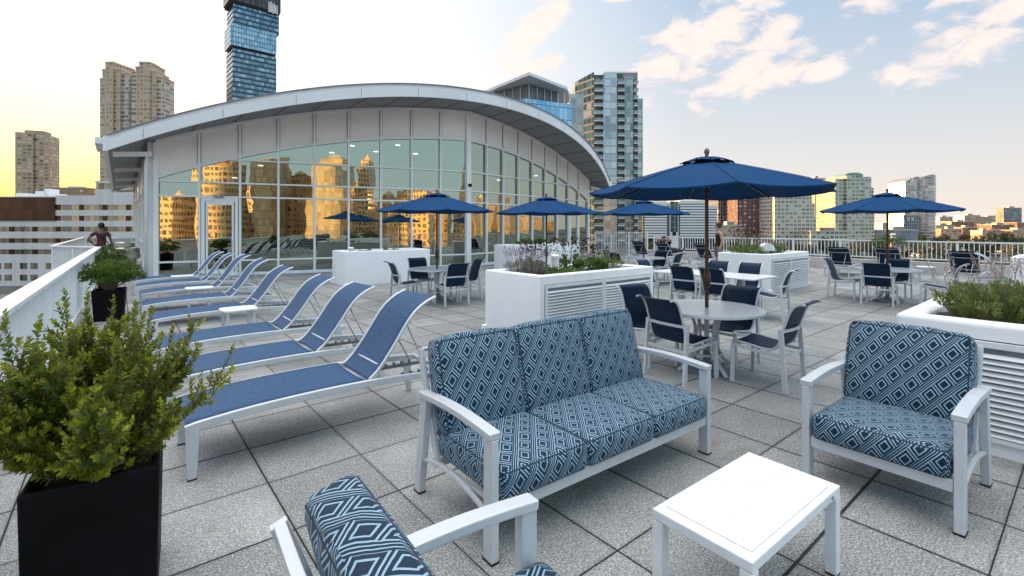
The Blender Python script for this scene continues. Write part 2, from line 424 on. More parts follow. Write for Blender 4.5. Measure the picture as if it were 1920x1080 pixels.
MT['seedhead'] = leaf_mat('seedheads', (.02,.010,.008), (.04,.02,.014), (.09,.04,.03))
MT['dry'] = leaf_mat('dry_spikes', (.20,.14,.11), (.34,.25,.20), (.48,.38,.32))
MT['treeleaf'] = leaf_mat('tree_leaves', (.02,.035,.010), (.055,.075,.02), (.12,.11,.03), .2)
MT['treeleaf2'] = leaf_mat('autumn_leaves', (.06,.055,.012), (.14,.11,.02), (.30,.18,.03), .2)

# ---------------------------------------------------------------- mesh helpers
class MB:
    def __init__(s): s.v = []; s.f = []; s.uv = None
    def add(s, vs, fs):
        o = len(s.v); s.v += [tuple(p) for p in vs]; s.f += [tuple(i + o for i in f) for f in fs]; return s
    def box(s, cx, cy, cz, sx, sy, sz, rz=0., m=None):
        M = Matrix.Translation((cx, cy, cz)) @ Matrix.Rotation(rz, 4, 'Z')
        if m is not None: M = Matrix.Translation((cx, cy, cz)) @ m
        vs = [M @ Vector((x*sx/2, y*sy/2, z*sz/2)) for z in (-1, 1) for y in (-1, 1) for x in (-1, 1)]
        return s.add(vs, [(0,2,3,1),(4,5,7,6),(0,1,5,4),(2,6,7,3),(0,4,6,2),(1,3,7,5)])
    def b2(s, x0, y0, z0, x1, y1, z1):
        return s.box((x0+x1)/2, (y0+y1)/2, (z0+z1)/2, abs(x1-x0), abs(y1-y0), abs(z1-z0))
    def bar(s, a, b, w, h=None, up=(0,0,1)):
        """square bar from a to b, w across, h along up"""
        h = h or w; a = Vector(a); b = Vector(b); d = (b-a).normalized()
        up = Vector(up)
        if abs(d.dot(up)) > .98: up = Vector((1,0,0)) if abs(d.x) < .9 else Vector((0,1,0))
        r = d.cross(up).normalized(); u = r.cross(d).normalized()
        vs = [p + r*(i*w/2) + u*(j*h/2) for p in (a, b) for i, j in ((-1,-1),(1,-1),(1,1),(-1,1))]
        return s.add(vs, [(3,2,1,0),(4,5,6,7),(0,1,5,4),(1,2,6,5),(2,3,7,6),(3,0,4,7)])
    def tube(s, pts, r, n=8, r2=None, caps=True):
        pts = [Vector(p) for p in pts]; k = len(pts); rings = []
        prev = None
        for i, p in enumerate(pts):
            d = (pts[min(i+1, k-1)] - pts[max(i-1, 0)]).normalized()
            if prev is None:
                up = Vector((0,0,1)) if abs(d.z) < .9 else Vector((1,0,0))
                x = d.cross(up).normalized()
            else: x = (prev - d*prev.dot(d)).normalized()
            prev = x; y = d.cross(x)
            rr = r if r2 is None else r + (r2-r)*i/(k-1)
            if isinstance(r, (list, tuple)): rr = r[i]
            rings.append([p + x*rr*math.cos(t*2*math.pi/n) + y*rr*math.sin(t*2*math.pi/n) for t in range(n)])
        vs = [q for g in rings for q in g]; fs = []
        for i in range(k-1):
            for t in range(n): fs.append((i*n+t, i*n+(t+1)%n, (i+1)*n+(t+1)%n, (i+1)*n+t))
        if caps: fs.append(tuple(range(n-1, -1, -1))); fs.append(tuple((k-1)*n+t for t in range(n)))
        return s.add(vs, fs)
    def rail(s, pts, w, h):
        """rectangular section swept along a path in a vertical plane; w across, h in the plane"""
        pts = [Vector(p) for p in pts]; k = len(pts); vs = []
        for i, p in enumerate(pts):
            d = (pts[min(i+1, k-1)] - pts[max(i-1, 0)]).normalized()
            hz = Vector((d.x, d.y, 0))
            if hz.length < 1e-4: hz = Vector((pts[-1]-pts[0])[:2] + (0,)) if (pts[-1]-pts[0]).to_2d().length > 1e-4 else Vector((1,0,0))
            side = hz.cross(Vector((0,0,1))).normalized()
            u = side.cross(d).normalized()
            vs += [p + side*(a*w/2) + u*(c*h/2) for a, c in ((-1,-1),(1,-1),(1,1),(-1,1))]
        fs = [(3,2,1,0), tuple((k-1)*4+j for j in range(4))]
        for i in range(k-1):
            for t in range(4): fs.append((i*4+t, i*4+(t+1)%4, (i+1)*4+(t+1)%4, (i+1)*4+t))
        return s.add(vs, fs)
    def lathe(s, prof, n=24, c=(0,0,0), cap=True):
        vs = [(c[0]+r*math.cos(t*2*math.pi/n), c[1]+r*math.sin(t*2*math.pi/n), c[2]+z) for r, z in prof for t in range(n)]
        fs = []
        for i in range(len(prof)-1):
            for t in range(n): fs.append((i*n+t, i*n+(t+1)%n, (i+1)*n+(t+1)%n, (i+1)*n+t))
        if cap: fs.append(tuple(range(n-1, -1, -1))); fs.append(tuple((len(prof)-1)*n+t for t in range(n)))
        return s.add(vs, fs)
    def grid(s, fn, nu, nv, th=0., thdir=None):
        """sheet fn(u,v)->point; th gives it a back face"""
        P = [[Vector(fn(i/nu, j/nv)) for j in range(nv+1)] for i in range(nu+1)]
        vs = [p for row in P for p in row]; fs = []
        W_ = nv+1
        for i in range(nu):
            for j in range(nv): fs.append((i*W_+j, (i+1)*W_+j, (i+1)*W_+j+1, i*W_+j+1))
        if th:
            nrm = []
            for i in range(nu+1):
                for j in range(nv+1):
                    a = P[min(i+1,nu)][j]-P[max(i-1,0)][j]; b_ = P[i][min(j+1,nv)]-P[i][max(j-1,0)]
                    nrm.append(a.cross(b_).normalized())
            o = len(vs); vs2 = [p - n_*th for p, n_ in zip(vs, nrm)]; vs += vs2
            fs += [tuple(o+q for q in reversed(f)) for f in fs[:]]
            for i in range(nu):
                fs.append((i*W_, o+i*W_, o+(i+1)*W_, (i+1)*W_)); fs.append((i*W_+nv, (i+1)*W_+nv, o+(i+1)*W_+nv, o+i*W_+nv))
            for j in range(nv):
                fs.append((j, j+1, o+j+1, o+j)); fs.append((nu*W_+j, o+nu*W_+j, o+nu*W_+j+1, nu*W_+j+1))
        return s.add(vs, fs)
    def build(s, name, mat, parent=None, smooth=False, bevel=0., loc=(0,0,0), rz=0., uv=True, angle=None):
        me = bpy.data.meshes.new(name); me.from_pydata([tuple(p) for p in s.v], [], s.f); me.update()
        me.materials.append(mat if not isinstance(mat, str) else MT[mat])
        if uv:
            ul = me.uv_layers.new(name='UVMap'); vv = me.vertices; data = [0.]*(2*len(me.loops))
            for p in me.polygons:
                n = p.normal
                if abs(n.z) > .75:
                    for li in p.loop_indices:
                        co = vv[me.loops[li].vertex_index].co; data[2*li] = co.x; data[2*li+1] = co.y
                else:
                    t = Vector((-n.y, n.x, 0)).normalized()
                    for li in p.loop_indices:
                        co = vv[me.loops[li].vertex_index].co; data[2*li] = co.dot(t); data[2*li+1] = co.z
            ul.data.foreach_set('uv', data)
        if smooth: me.shade_smooth()
        o = bpy.data.objects.new(name, me); COL.objects.link(o); o.parent = parent
        o.location = loc; o.rotation_euler = (0, 0, rz)
        if angle: 
            es = o.modifiers.new('edge', 'EDGE_SPLIT'); es.split_angle = R(angle)
        if bevel:
            bv = o.modifiers.new('bevel', 'BEVEL'); bv.width = bevel; bv.segments = 2; bv.limit_method = 'ANGLE'; bv.angle_limit = R(40)
        return o
def tag(o, label=None, cat=None, group=None, kind=None):
    if label: o['label'] = label
    if cat: o['category'] = cat
    if group: o['group'] = group
    if kind: o['kind'] = kind
    return o
def thing(name, label, cat, loc=(0,0,0), rz=0., group=None):
    o = bpy.data.objects.new(name, None); COL.objects.link(o); o.location = loc; o.rotation_euler = (0,0,rz)
    o.empty_display_size = .2
    return tag(o, label, cat, group)
def copy_tree(o, parent=None):
    c = o.copy(); COL.objects.link(c); c.parent = parent
    for ch in o.children: copy_tree(ch, c)
    return c
def place(o, loc, rz, label=None, s=None):
    o.location = loc; o.rotation_euler = (0, 0, rz)
    if label: o['label'] = label
    if s: o.scale = (s, s, s) if isinstance(s, (int, float)) else s
    return o
def ss(t): t = max(0, min(1, t)); return t*t*(3-2*t)
def interp(pts, t):
    """Catmull-Rom through pts, t in 0..1"""
    k = len(pts)-1; x = t*k; i = min(int(x), k-1); f = x-i
    P = [Vector(pts[max(0, min(k, j))]) for j in (i-1, i, i+1, i+2)]
    return .5*((2*P[1]) + (P[2]-P[0])*f + (2*P[0]-5*P[1]+4*P[2]-P[3])*f*f + (3*P[1]-P[0]-3*P[2]+P[3])*f**3)

# leaves: every leaf a small folded blade with its own tint
class Leaves:
    def __init__(s): s.v = []; s.f = []; s.t = []
    def leaf(s, p, d, n, ln, wd, tint, simple=False):
        d = d.normalized(); side = d.cross(n)
        if side.length < 1e-3: side = d.cross(Vector((.3,.7,.2)))
        side.normalize(); up = side.cross(d).normalized()
        o = len(s.v)
        if simple:
            s.v += [p, p+d*ln*.5+side*wd*.5, p+d*ln, p+d*ln*.5-side*wd*.5]; s.f.append((o, o+1, o+2, o+3)); s.t += [tint]*4
        else:
            fo = up*wd*.18
            s.v += [p, p+d*ln*.3+side*wd*.45+fo, p+d*ln*.72+side*wd*.42+fo, p+d*ln, p+d*ln*.72-side*wd*.42+fo, p+d*ln*.3-side*wd*.45+fo]
            s.f += [(o, o+1, o+2, o+3), (o, o+3, o+4, o+5)]; s.t += [tint]*6
    def build(s, name, mat, parent, loc=(0,0,0)):
        me = bpy.data.meshes.new(name); me.from_pydata([tuple(p) for p in s.v], [], s.f); me.update()
        a = me.color_attributes.new('tint', 'FLOAT_COLOR', 'POINT')
        a.data.foreach_set('color', [q for t in s.t for q in (t[0], t[1], 0, 1)])
        me.materials.append(MT[mat]); o = bpy.data.objects.new(name, me); COL.objects.link(o); o.parent = parent; o.location = loc
        return o
def rv(r=rnd): 
    while True:
        v = Vector((r.uniform(-1,1), r.uniform(-1,1), r.uniform(-1,1)))
        if .05 < v.length < 1: return v.normalized()

# ================================================================ SETTING
GZ = -17.0
def struct(name, mb, mat, **k):
    o = mb.build(name, mat, **k); o['kind'] = 'structure'; return o
def ground_mat():
    m, nt, b = new_mat('city_ground'); k = NB(nt); c = k.coord('Object')
    a = k.noise(.012, 6, .6, c); d = k.noise(.09, 5, .6, c)
    col = k.mix(k.ramp(a, .42, .55), (.045,.05,.03), (.11,.105,.10))
    col = k.mix(k.ramp(d, .55, .62, 0, .8), col, (.20,.19,.18))
    k.L.new(col, b.inputs['Base Color']); b.inputs['Roughness'].default_value = .9
    return m
MT['ground'] = ground_mat()
def water_mat():
    m, nt, b = new_mat('river_water'); k = NB(nt); c = k.coord('Object')
    b.inputs['Base Color'].default_value = (.010,.045,.05,1); b.inputs['Roughness'].default_value = .12
    k.bump(k.noise(.35, 5, .6, c), .9, .6, b)
    return m
MT['water'] = water_mat()
struct('ground', MB().add([(-4000,-4000,GZ),(4000,-4000,GZ),(4000,4000,GZ),(-4000,4000,GZ)], [(0,1,2,3)]), 'ground')
wb = MB(); ring = []
for i in range(25):
    a = R(26 - i*7.2); fade = 1 if i < 18 else 1 - (i-18)/8
    ring.append((math.cos(a)*75, math.sin(a)*75, GZ+.25)); ring.append((math.cos(a)*(80+330*fade), math.sin(a)*(80+330*fade), GZ+.25))
wb.add(ring, [(2*i+1, 2*i, 2*i+2, 2*i+3) for i in range(24)])
struct('river', wb, 'water')
# roads down below on the left
struct('road', MB().box(-60, 95, GZ+.06, 26, 260, .1, R(-39)), simple('asphalt', (.05,.05,.052), .85, 0, .2, .3))
# terrace: one sheet of pavers on a slab that is the roof of the block below
struct('terrace_floor', MB().add([(-1.75,-9,0),(22.1,-9,0),(22.1,40,0),(-1.75,40,0)], [(0,1,2,3)]), 'paver')
struct('terrace_podium', MB().b2(-1.85,-9.2,GZ,22.4,41,-.02), simple('podium_wall', (.38,.36,.34), .8, 0, .1, .3))

# ---------------------------------------------------------------- clubhouse
XC, RR = 11.1, 27.1
def arc(x): return 6.37 - (RR - math.sqrt(RR*RR - (x-XC)**2))
def garc(x): return arc(x) - 1.19
def yfront(x): return 14.95 + .0262*(x-XC)**2
A0, A1, A2 = Vector((.92, 19.06)), Vector((11.11, 16.48)), Vector((21.3, 19.06))
clubhouse = thing('clubhouse', 'white glass-fronted pavilion with a sweeping curved roof at the end of the terrace', 'building', (11.1, 22, 0))
CH = Vector((-11.1, -22, 0))
def cb(mb, name, mat, parent=None, **k):
    if parent is None: k.setdefault('loc', tuple(CH)); parent = clubhouse
    return mb.build(name, mat, parent, **k)
def wpt(k, s, off, z):
    o, e = (A0, (A1-A0)) if k == 0 else (A1, (A2-A1))
    L_ = e.length; e = e / L_; n = Vector((e.y, -e.x))
    if n.y > 0: n = -n
    p = o + e*(s*L_/9) + n*off
    return Vector((p.x, p.y, z))
def wx(k, s): return wpt(k, s, 0, 0).x
ZR = [(.06,.46),(.52,2.60),(2.66,3.07),(3.13,3.86),(3.92,9.)]
rng = random.Random(3)
for k in (0, 1):
    for t in range(9):
        s0, s1 = t+.03, t+.97
        # solid panel above the glass
        n_ = 4; top = []; bot = []
        for i in range(n_+1):
            s = s0+(s1-s0)*i/n_; x = wx(k, s); top.append((s, arc(x)-.05)); bot.append((s, garc(x)+.04))
        mb = MB(); vs = [wpt(k, s, .02, z) for s, z in bot] + [wpt(k, s, .02, z) for s, z in top] + [wpt(k, s, -.06, z) for s, z in bot] + [wpt(k, s, -.06, z) for s, z in top]
        m_ = n_+1; fs = []
        for i in range(n_):
            fs += [(i, i+1, m_+i+1, m_+i), (2*m_+i+1, 2*m_+i, 3*m_+i, 3*m_+i+1), (i+1, i, 2*m_+i, 2*m_+i+1), (m_+i, m_+i+1, 3*m_+i+1, 3*m_+i)]
        fs += [(0, m_, 3*m_, 2*m_), (n_, 2*m_+n_, 3*m_+n_, m_+n_)]
        cb(mb.add(vs, fs), 'wall_panel', 'panel')
        for (z0, z1) in ZR:
            door_bay = (k == 0 and t == 1) or (k == 1 and t == 7)
            if door_bay and z0 < 2.6: continue
            pts = []
            N_ = 12
            for i in range(N_+1):
                s = t+.02+.96*i/N_; pts.append((s, min(z1, garc(wx(k, s)))))
            pts = [p for p in pts if p[1] > z0+.02]
            if len(pts) < 3: continue
            tiltx = rng.uniform(-.006, .006); tilty = rng.uniform(-.005, .005)
            c0 = (pts[0][0]+pts[-1][0])/2
            poly = [(pts[0][0], z0), (pts[-1][0], z0)] + list(reversed(pts))
            mb = MB(); mb.add([wpt(k, s, -.03 + tiltx*(s-c0) + tilty*(z-z0), z) for s, z in poly], [tuple(range(len(poly)))])
            mb.v = [tuple(Vector(v)) for v in mb.v]
            cb(mb, 'window_pane', 'glass', uv=False)
    # mullions
    for t in range(10):
        if k == 1 and t == 0: continue
        wdt = .085 if 0 < t < 9 else .16
        a = wpt(k, t, .03, 0); x = a.x
        mb = MB(); d = (wpt(k, 1, 0, 0)-wpt(k, 0, 0, 0)).normalized(); ang = math.atan2(d.y, d.x)
        if k == 0 and t == 9: mb.box(a.x, a.y, arc(x)/2, .22, .16, arc(x)-.01)
        else: mb.box(a.x, a.y, arc(x)/2-.03, wdt*.85, .10, arc(x)-.06, ang)
        cb(mb, 'mullion', 'frame_white', bevel=.006)
        if 0 < t < 9:   # dark reveal joints beside the panel strip
            mb = MB(); h0 = garc(x)+.1
            for q in (-1, 1):
                b_ = a + Vector((math.cos(ang), math.sin(ang), 0))*q*.046
                mb.box(b_.x, b_.y, (h0+arc(x)-.08)/2, .014, .05, arc(x)-.08-h0, ang)
            cb(mb, 'reveal_joint', 'silver_dark')
    # transoms, cut where the glass arch meets them
    for zt in (.03, .49, 2.63, 3.10, 3.89):
        ss_ = [s/20 for s in range(0, 181) if garc(wx(k, s/20)) > zt+.02]
        if not ss_: continue
        runs = [(min(ss_), max(ss_))]
        if zt == .49: 
            db = 1 if k == 0 else 7
            runs = [(0, db), (db+1, 9)]
        if zt == .03: runs = [(0, 9)]
        for (sa, sb) in runs:
            p, q = wpt(k, sa, .0, zt), wpt(k, sb, .0, zt)
            cb(MB().bar(p, q, .11, .055), 'transom', 'frame_white', bevel=.005)
    # arched head of the glazing and trim under the soffit
    for fn, hh, off in ((garc, .07, .01), (arc, .09, .035)):
        pts = [wpt(k, s/4, off, fn(wx(k, s/4)) + (.0 if fn is garc else -.05)) for s in range(37)]
        cb(MB().rail(pts, .13, hh), 'arched_trim', 'frame_white')
    p, q = wpt(k, 0, .07, -.0), wpt(k, 9, .07, -.0)
    mb = MB().bar((p.x, p.y, .03), (q.x, q.y, .03), .16, .10); cb(mb, 'base_curb', 'white_metal')
def door(k, t):
    d = (wpt(k, 1, 0, 0)-wpt(k, 0, 0, 0)).normalized(); ang = math.atan2(d.y, d.x)
    def P_(s, off, z): return wpt(k, s, off, z)
    f = MB(); zt = 2.60
    for s in (t+.09, t+.91): f.bar(P_(s, .03, .05), P_(s, .03, zt), .13, .10, up=(d.x, d.y, 0))
    f.bar(P_(t+.09, .03, zt-.06), P_(t+.91, .03, zt-.06), .10, .12)
    dr = cb(f, 'door', 'frame_white', bevel=.005)
    f = MB()
    for s in (t+.18, t+.82): f.bar(P_(s, .05, .06), P_(s, .05, zt-.12), .07, .06, up=(d.x, d.y, 0))
    for z in (.14, zt-.17): f.bar(P_(t+.18, .05, z), P_(t+.82, .05, z), .06, .14)
    f.build('leaf_frame', MT['white_metal'], dr, bevel=.004)
    MB().add([P_(t+.2, .045, .2), P_(t+.8, .045, .2), P_(t+.8, .045, zt-.2), P_(t+.2, .045, zt-.2)], [(0,1,2,3)]).build('door_glass', MT['glass'], dr, uv=False)
    h = MB(); a = P_(t+.80, .10, 1.05); b_ = P_(t+.70, .10, 1.05); c = P_(t+.80, .05, 1.05)
    h.tube([c, a], .012, 6); h.tube([a, b_], .011, 6); h.tube([P_(t+.8,.1,.98), P_(t+.8,.1,1.15)], .012, 6)
    h.build('door_handle', MT['silver'], dr, smooth=True)
    cb(MB().bar(P_(t+.35, .11, zt+.02), P_(t+.6, .11, zt+.02), .05, .05), 'door_closer', 'silver_dark')
door(0, 1); door(1, 7)
# soffit between the wall and the curved front edge, then along both sides
X0, X1 = -.25, 22.45
NX = 64
def xs_(i): return X0 + (X1-X0)*i/NX
def ywall(x):
    if x <= A0.x or x >= A2.x: return 40.
    return (A0.y + (A1.y-A0.y)*(x-A0.x)/(A1.x-A0.x)) if x < A1.x else (A1.y + (A2.y-A1.y)*(x-A1.x)/(A2.x-A1.x))
vs = []; fs = []
for i in range(NX+1):
    x = xs_(i); vs += [(x, yfront(x)+.01, arc(x)+.012), (x, 40.5, arc(x)+.012)]
for i in range(NX): fs.append((2*i, 2*i+1, 2*i+3, 2*i+2))
cb(MB().add(vs, fs), 'soffit', 'soffit')
vs = []; fs = []
for i in range(NX+1):
    x = xs_(i); vs += [(x, yfront(x)+.09, arc(x)+.46), (x, 40.6, arc(x)+.46)]
for i in range(NX): fs.append((2*i, 2*i+2, 2*i+3, 2*i+1))
roof = cb(MB().add(vs, fs), 'roof', 'roof')
def ribbon(off, z0, z1, th):
    vs = []; fs = []
    for i in range(NX+1):
        x = xs_(i); y = yfront(x) + off; z = arc(x)
        vs += [(x, y, z+z0), (x, y, z+z1), (x, y+th, z+z1), (x, y+th, z+z0)]
    for i in range(NX):
        for a in range(4): fs.append((4*i+a, 4*i+(a+1)%4, 4*i+4+(a+1)%4, 4*i+4+a))
    fs += [(3,2,1,0), tuple(4*NX+q for q in (0,1,2,3))]
    return MB().add(vs, fs)
cb(ribbon(0, -.01, .30, .06), 'fascia', 'fascia')
cb(ribbon(.035, .305, .43, .06), 'fascia_cap', 'fascia')
cb(ribbon(-.01, .43, .465, .10), 'drip_edge', 'silver_dark')
mb = MB()
for x in [X0+1.9*i+.8 for i in range(12)]:
    mb.box(x, yfront(x)-.003, arc(x)+.145, .012, .006, .29)
cb(mb, 'fascia_joint', 'silver_dark')
for sx, xx in ((-1, X0), (1, X1)):   # eave boxes along the sides
    y0 = yfront(xx)+.02
    z = arc(xx)
    cb(MB().b2(xx-.12*(sx<0)-.0, y0, z-.03, xx+.12*(sx>0)+.0, 40.6, z+.40), 'eave_fascia', 'fascia')
    cb(MB().b2(xx-.30*(sx<0)-.0, y0+.1, z+.18, xx+.30*(sx>0), y0+2.2, z+.36), 'gutter_box', 'white_metal')
# raised strips and hatches standing on the roof
for (x, y, w, l) in ((1.9,19.0,.9,1.2),(4.6,18.2,1.1,1.3),(7.6,17.8,1.2,1.3),(10.6,17.6,1.2,1.3),(13.3,17.9,1.2,1.3),(.9,19.6,.6,1.0)):
    sl_ = math.atan2(arc(x+.5)-arc(x-.5), 1)
    cb(MB().box(0, 0, 0, w, l, .07, m=Matrix.Rotation(-sl_*.8, 4, 'Y')), 'roof_hatch', 'fascia', loc=(x-11.1, y-22, arc(x)+.56))
# end posts, side wall with its windows and rafters
for xx, sx in ((.80, -1), (21.42, 1)):
    zz = arc(xx)
    for yy in (19.22, 24.2, 29.2, 34.2, 39.2): cb(MB().box(xx, yy, zz/2, .20, .26, zz-.01), 'corner_post', 'frame_white', bevel=.008)
    for i, yy in enumerate((19.35, 24.33, 29.33, 34.33)):
        cb(MB().b2(xx-.04, yy, 3.15, xx+.04, yy+4.74, zz-.1), 'wall_panel', 'panel')
        cb(MB().add([(xx+.02*sx, yy, .5), (xx+.02*sx, yy+4.74, .5), (xx+.02*sx, yy+4.74, 3.1), (xx+.02*sx, yy, 3.1)], [(0,1,2,3)]), 'window_pane', 'glass', uv=False)
        f = MB()
        for z in (.5, 1.0, 2.62, 3.12): f.b2(xx-.06, yy, z-.03, xx+.06, yy+4.74, z+.03)
        for q in (1.2, 2.37, 3.55): f.b2(xx-.05, yy+q-.03, .5, xx+.05, yy+q+.03, 3.1)
        cb(f, 'window_frame', 'frame_white')
        cb(MB().b2(xx-.08, yy, 0.0, xx+.08, yy+4.74, .46), 'base_curb', 'panel')
    for yy in (18.9, 24.2, 29.2, 34.2, 39.0):
        cb(MB().bar((xx, yy, zz-.42), (xx+.95*sx, yy, arc(xx+.95*sx)-.10), .10, .14), 'rafter', 'frame_white')
cb(MB().tube([(.66,18.98,.05),(.66,18.98,3.6),(.70,19.0,3.95)], .055, 10), 'downpipe', 'frame_white', smooth=True)
# dark room behind the glass with its ceiling lights
vs = []
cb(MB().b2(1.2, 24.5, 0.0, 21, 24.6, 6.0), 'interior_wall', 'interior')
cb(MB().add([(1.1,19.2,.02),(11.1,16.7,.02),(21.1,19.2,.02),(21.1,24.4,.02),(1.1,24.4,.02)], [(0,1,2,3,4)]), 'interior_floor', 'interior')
for (px, py) in ((746,273),(705,285),(779,289),(489,311),(622,287),(660,274),(1005,330),(935,338),(440,334)):
    d = 20.5 if px < 880 else 25.5; x, y = at(px, d); z = hgt(py, d)
    cb(MB().lathe([(.11,0),(.10,.03)], 14, (x, y, z)), 'ceiling_light', 'lamp')
# small dome camera on the ridge mullion
dc = MB().lathe([(0.001,-.09),(.05,-.075),(.075,-.03),(.08,.02),(.05,.05)], 14); p = wpt(0, 9, .28, 3.32)
dco = dc.build('security_camera', MT['black_plastic'], None, smooth=True, loc=p)
tag(dco, 'small dark dome camera fixed to the centre mullion of the glass front', 'camera')

# ---------------------------------------------------------------- railings
def railing(name, label, a, b, z0, z1, post=1.9, pitch=.125, group=None, cap=.07, pk=.022):
    a = Vector((*a, 0)); b = Vector((*b, 0)); L_ = (b-a).length; d = (b-a)/L_; ang = math.atan2(d.y, d.x)
    t = thing(name, label, 'railing', a, ang, group)
    MB().b2(0, -cap/2, z1-.045, L_, cap/2, z1).build('top_rail', MT['white_metal'], t, bevel=.006)
    MB().b2(0, -.02, z0+.08, L_, .02, z0+.12).build('bottom_rail', MT['white_metal'], t)
    n = max(1, round(L_/post))
    for i in range(n+1):
        x = L_*i/n; x = min(max(x, .04), L_-.04)
        MB().b2(x-.035, -.03, z0, x+.035, .03, z1-.047).build('post', MT['white_metal'], t, bevel=.004)
    for i in range(n):
        x0 = L_*i/n+.035; x1 = L_*(i+1)/n-.035; c = max(1, round((x1-x0)/pitch)); f = MB()
        for j in range(1, c): x = x0+(x1-x0)*j/c; f.b2(x-pk/2, -.011, z0+.122, x+pk/2, .011, z1-.047)
        f.build('picket_panel', MT['white_metal'], t)
    return t
railing('terrace_railing', 'long white railing with a broad cap along the left edge of the terrace', (-.88,-8.8), (-.46,17.9), .02, 1.07, 2.0, .11, cap=.15)
railing('terrace_railing', 'short white railing stepping out beside the standing man in maroon', (-.50,18.0), (-1.55,19.9), .02, 1.07, 1.1, .11, cap=.10)
railing('terrace_railing', 'white railing beyond the man in maroon along the outer walkway edge', (-1.55,20.0), (-1.45,34.5), .02, 1.07, 2.0, .11, cap=.12)
railing('terrace_railing', 'white end railing closing the walkway behind the roof fan', (-1.42,34.6), (.60,34.6), .02, 1.07, 1.0, .11, cap=.08)
RX = 21.8
struct('parapet_curb', MB().b2(RX-.16, -9, 0, RX+.18, 16.2, .40), 'curb')
railing('terrace_railing', 'long white picket railing on the curb along the right edge of the terrace', (RX,-8.8), (RX,14.9), .40, 1.13, 1.66, .128)
railing('terrace_railing', 'taller white picket railing beside the right corner of the pavilion', (RX-.3,15.05), (RX-.3,18.7), .02, 1.32, 1.2, .115)
railing('terrace_railing', 'white back railing of the terrace reflected low in the glass', (-.88,-8.9), (RX,-8.9), .02, 1.1, 1.9, .125)

# ================================================================ FURNITURE
def cushion(w, d, h, bulge=.02, r=.034, nx=14, ny=12, nz=6, welt=True):
    """soft box w (x) by d (y) by h (z), origin at the centre of its base"""
    mb = MB(); N = max(nx, ny)
    def shape(x, y, z):   # x,y,z in -1..1 on the cube surface
        p = Vector((x*w/2, y*d/2, z*h/2))
        q = Vector((max(-w/2+r, min(w/2-r, p.x)), max(-d/2+r, min(d/2-r, p.y)), max(-h/2+r*.9, min(h/2-r*.9, p.z))))
        dd = p-q
        if dd.length > 1e-6:
            s_ = dd.normalized()*min(dd.length, r); p = q+s_
        fx = (1-x*x); fy = (1-y*y); fz = (1-z*z)
        p.z += (1 if z > 0 else -.35)*bulge*abs(z)**3*(fx*fy)**.5
        p.x += math.copysign(1, x)*bulge*.7*abs(x)**3*(fy*fz)**.5
        p.y += math.copysign(1, y)*bulge*.7*abs(y)**3*(fx*fz)**.5
        p.z += .004*math.sin(9*x+3*y)*fx*fy
        return p + Vector((0, 0, h/2))
    def e(t): return math.sin(t*math.pi/2)   # denser near the edges
    def face(fn, a, b_):
        mb.grid(lambda u, v: shape(*fn(e(2*u-1), e(2*v-1))), a, b_)
    face(lambda u, v: (u, v, 1), nx, ny); face(lambda u, v: (v, u, -1), ny, nx)
    face(lambda u, v: (u, -1, v), nx, nz); face(lambda u, v: (v, 1, u), nz, nx)
    face(lambda u, v: (1, u, v), ny, nz); face(lambda u, v: (-1, v, u), nz, ny)
    return mb
def box_uv(o, off=(0, 0)):
    """continuous mapping over the front edge: x across, y+z along"""
    me = o.data; ul = me.uv_layers[0]; data = [0.]*(2*len(me.loops)); vv = me.vertices
    for p in me.polygons:
        n = p.normal
        for li in p.loop_indices:
            co = vv[me.loops[li].vertex_index].co
            if abs(n.x) > max(abs(n.y), abs(n.z)): a, b = co.y+co.x*.3, co.z
            elif abs(n.z) > abs(n.y): a, b = co.x, co.y
            else: a, b = co.x, co.z + (o['d']/2 if 'd' in o else 0)
            data[2*li] = a+off[0]; data[2*li+1] = b+off[1]
    ul.data.foreach_set('uv', data)
def put_cushion(name, parent, w, d, h, loc, rx=0, off=(0,0), bulge=.02):
    o = cushion(w, d, h, bulge).build(name, MT['cushion'], parent, smooth=True)
    o.location = loc; o.rotation_euler = (rx, 0, 0); box_uv(o, off)
    wm = o.modifiers.new('weld', 'WELD'); wm.merge_threshold = .0008
    # piping along both long edges of the cushion
    ins = .034*.29-.001; up = h > d
    for s_ in (-1, 1):
        pts = []
        for q in range(4):
            cx_, cy_ = ((1,1),(-1,1),(-1,-1),(1,-1))[q]
            for j in range(5):
                a = math.pi/2*q + math.pi/8*j; rr_ = .03
                hw2, hh2 = w/2-ins, (h/2 if up else d/2)-ins
                u_ = cx_*(hw2-rr_)+rr_*math.cos(a); v_ = cy_*(hh2-rr_)+rr_*math.sin(a)
                wob = .0015*math.sin(13*u_+7*v_)
                if up: pts.append((u_, s_*(d/2-ins)+wob, h/2+v_))
                else: pts.append((u_, v_, h/2+s_*(h/2-ins)+wob))
        pts.append(pts[0])
        pp = MB().tube(pts, .0042, 6, caps=False).build('piping', MT['piping'], o, smooth=True)
    return o
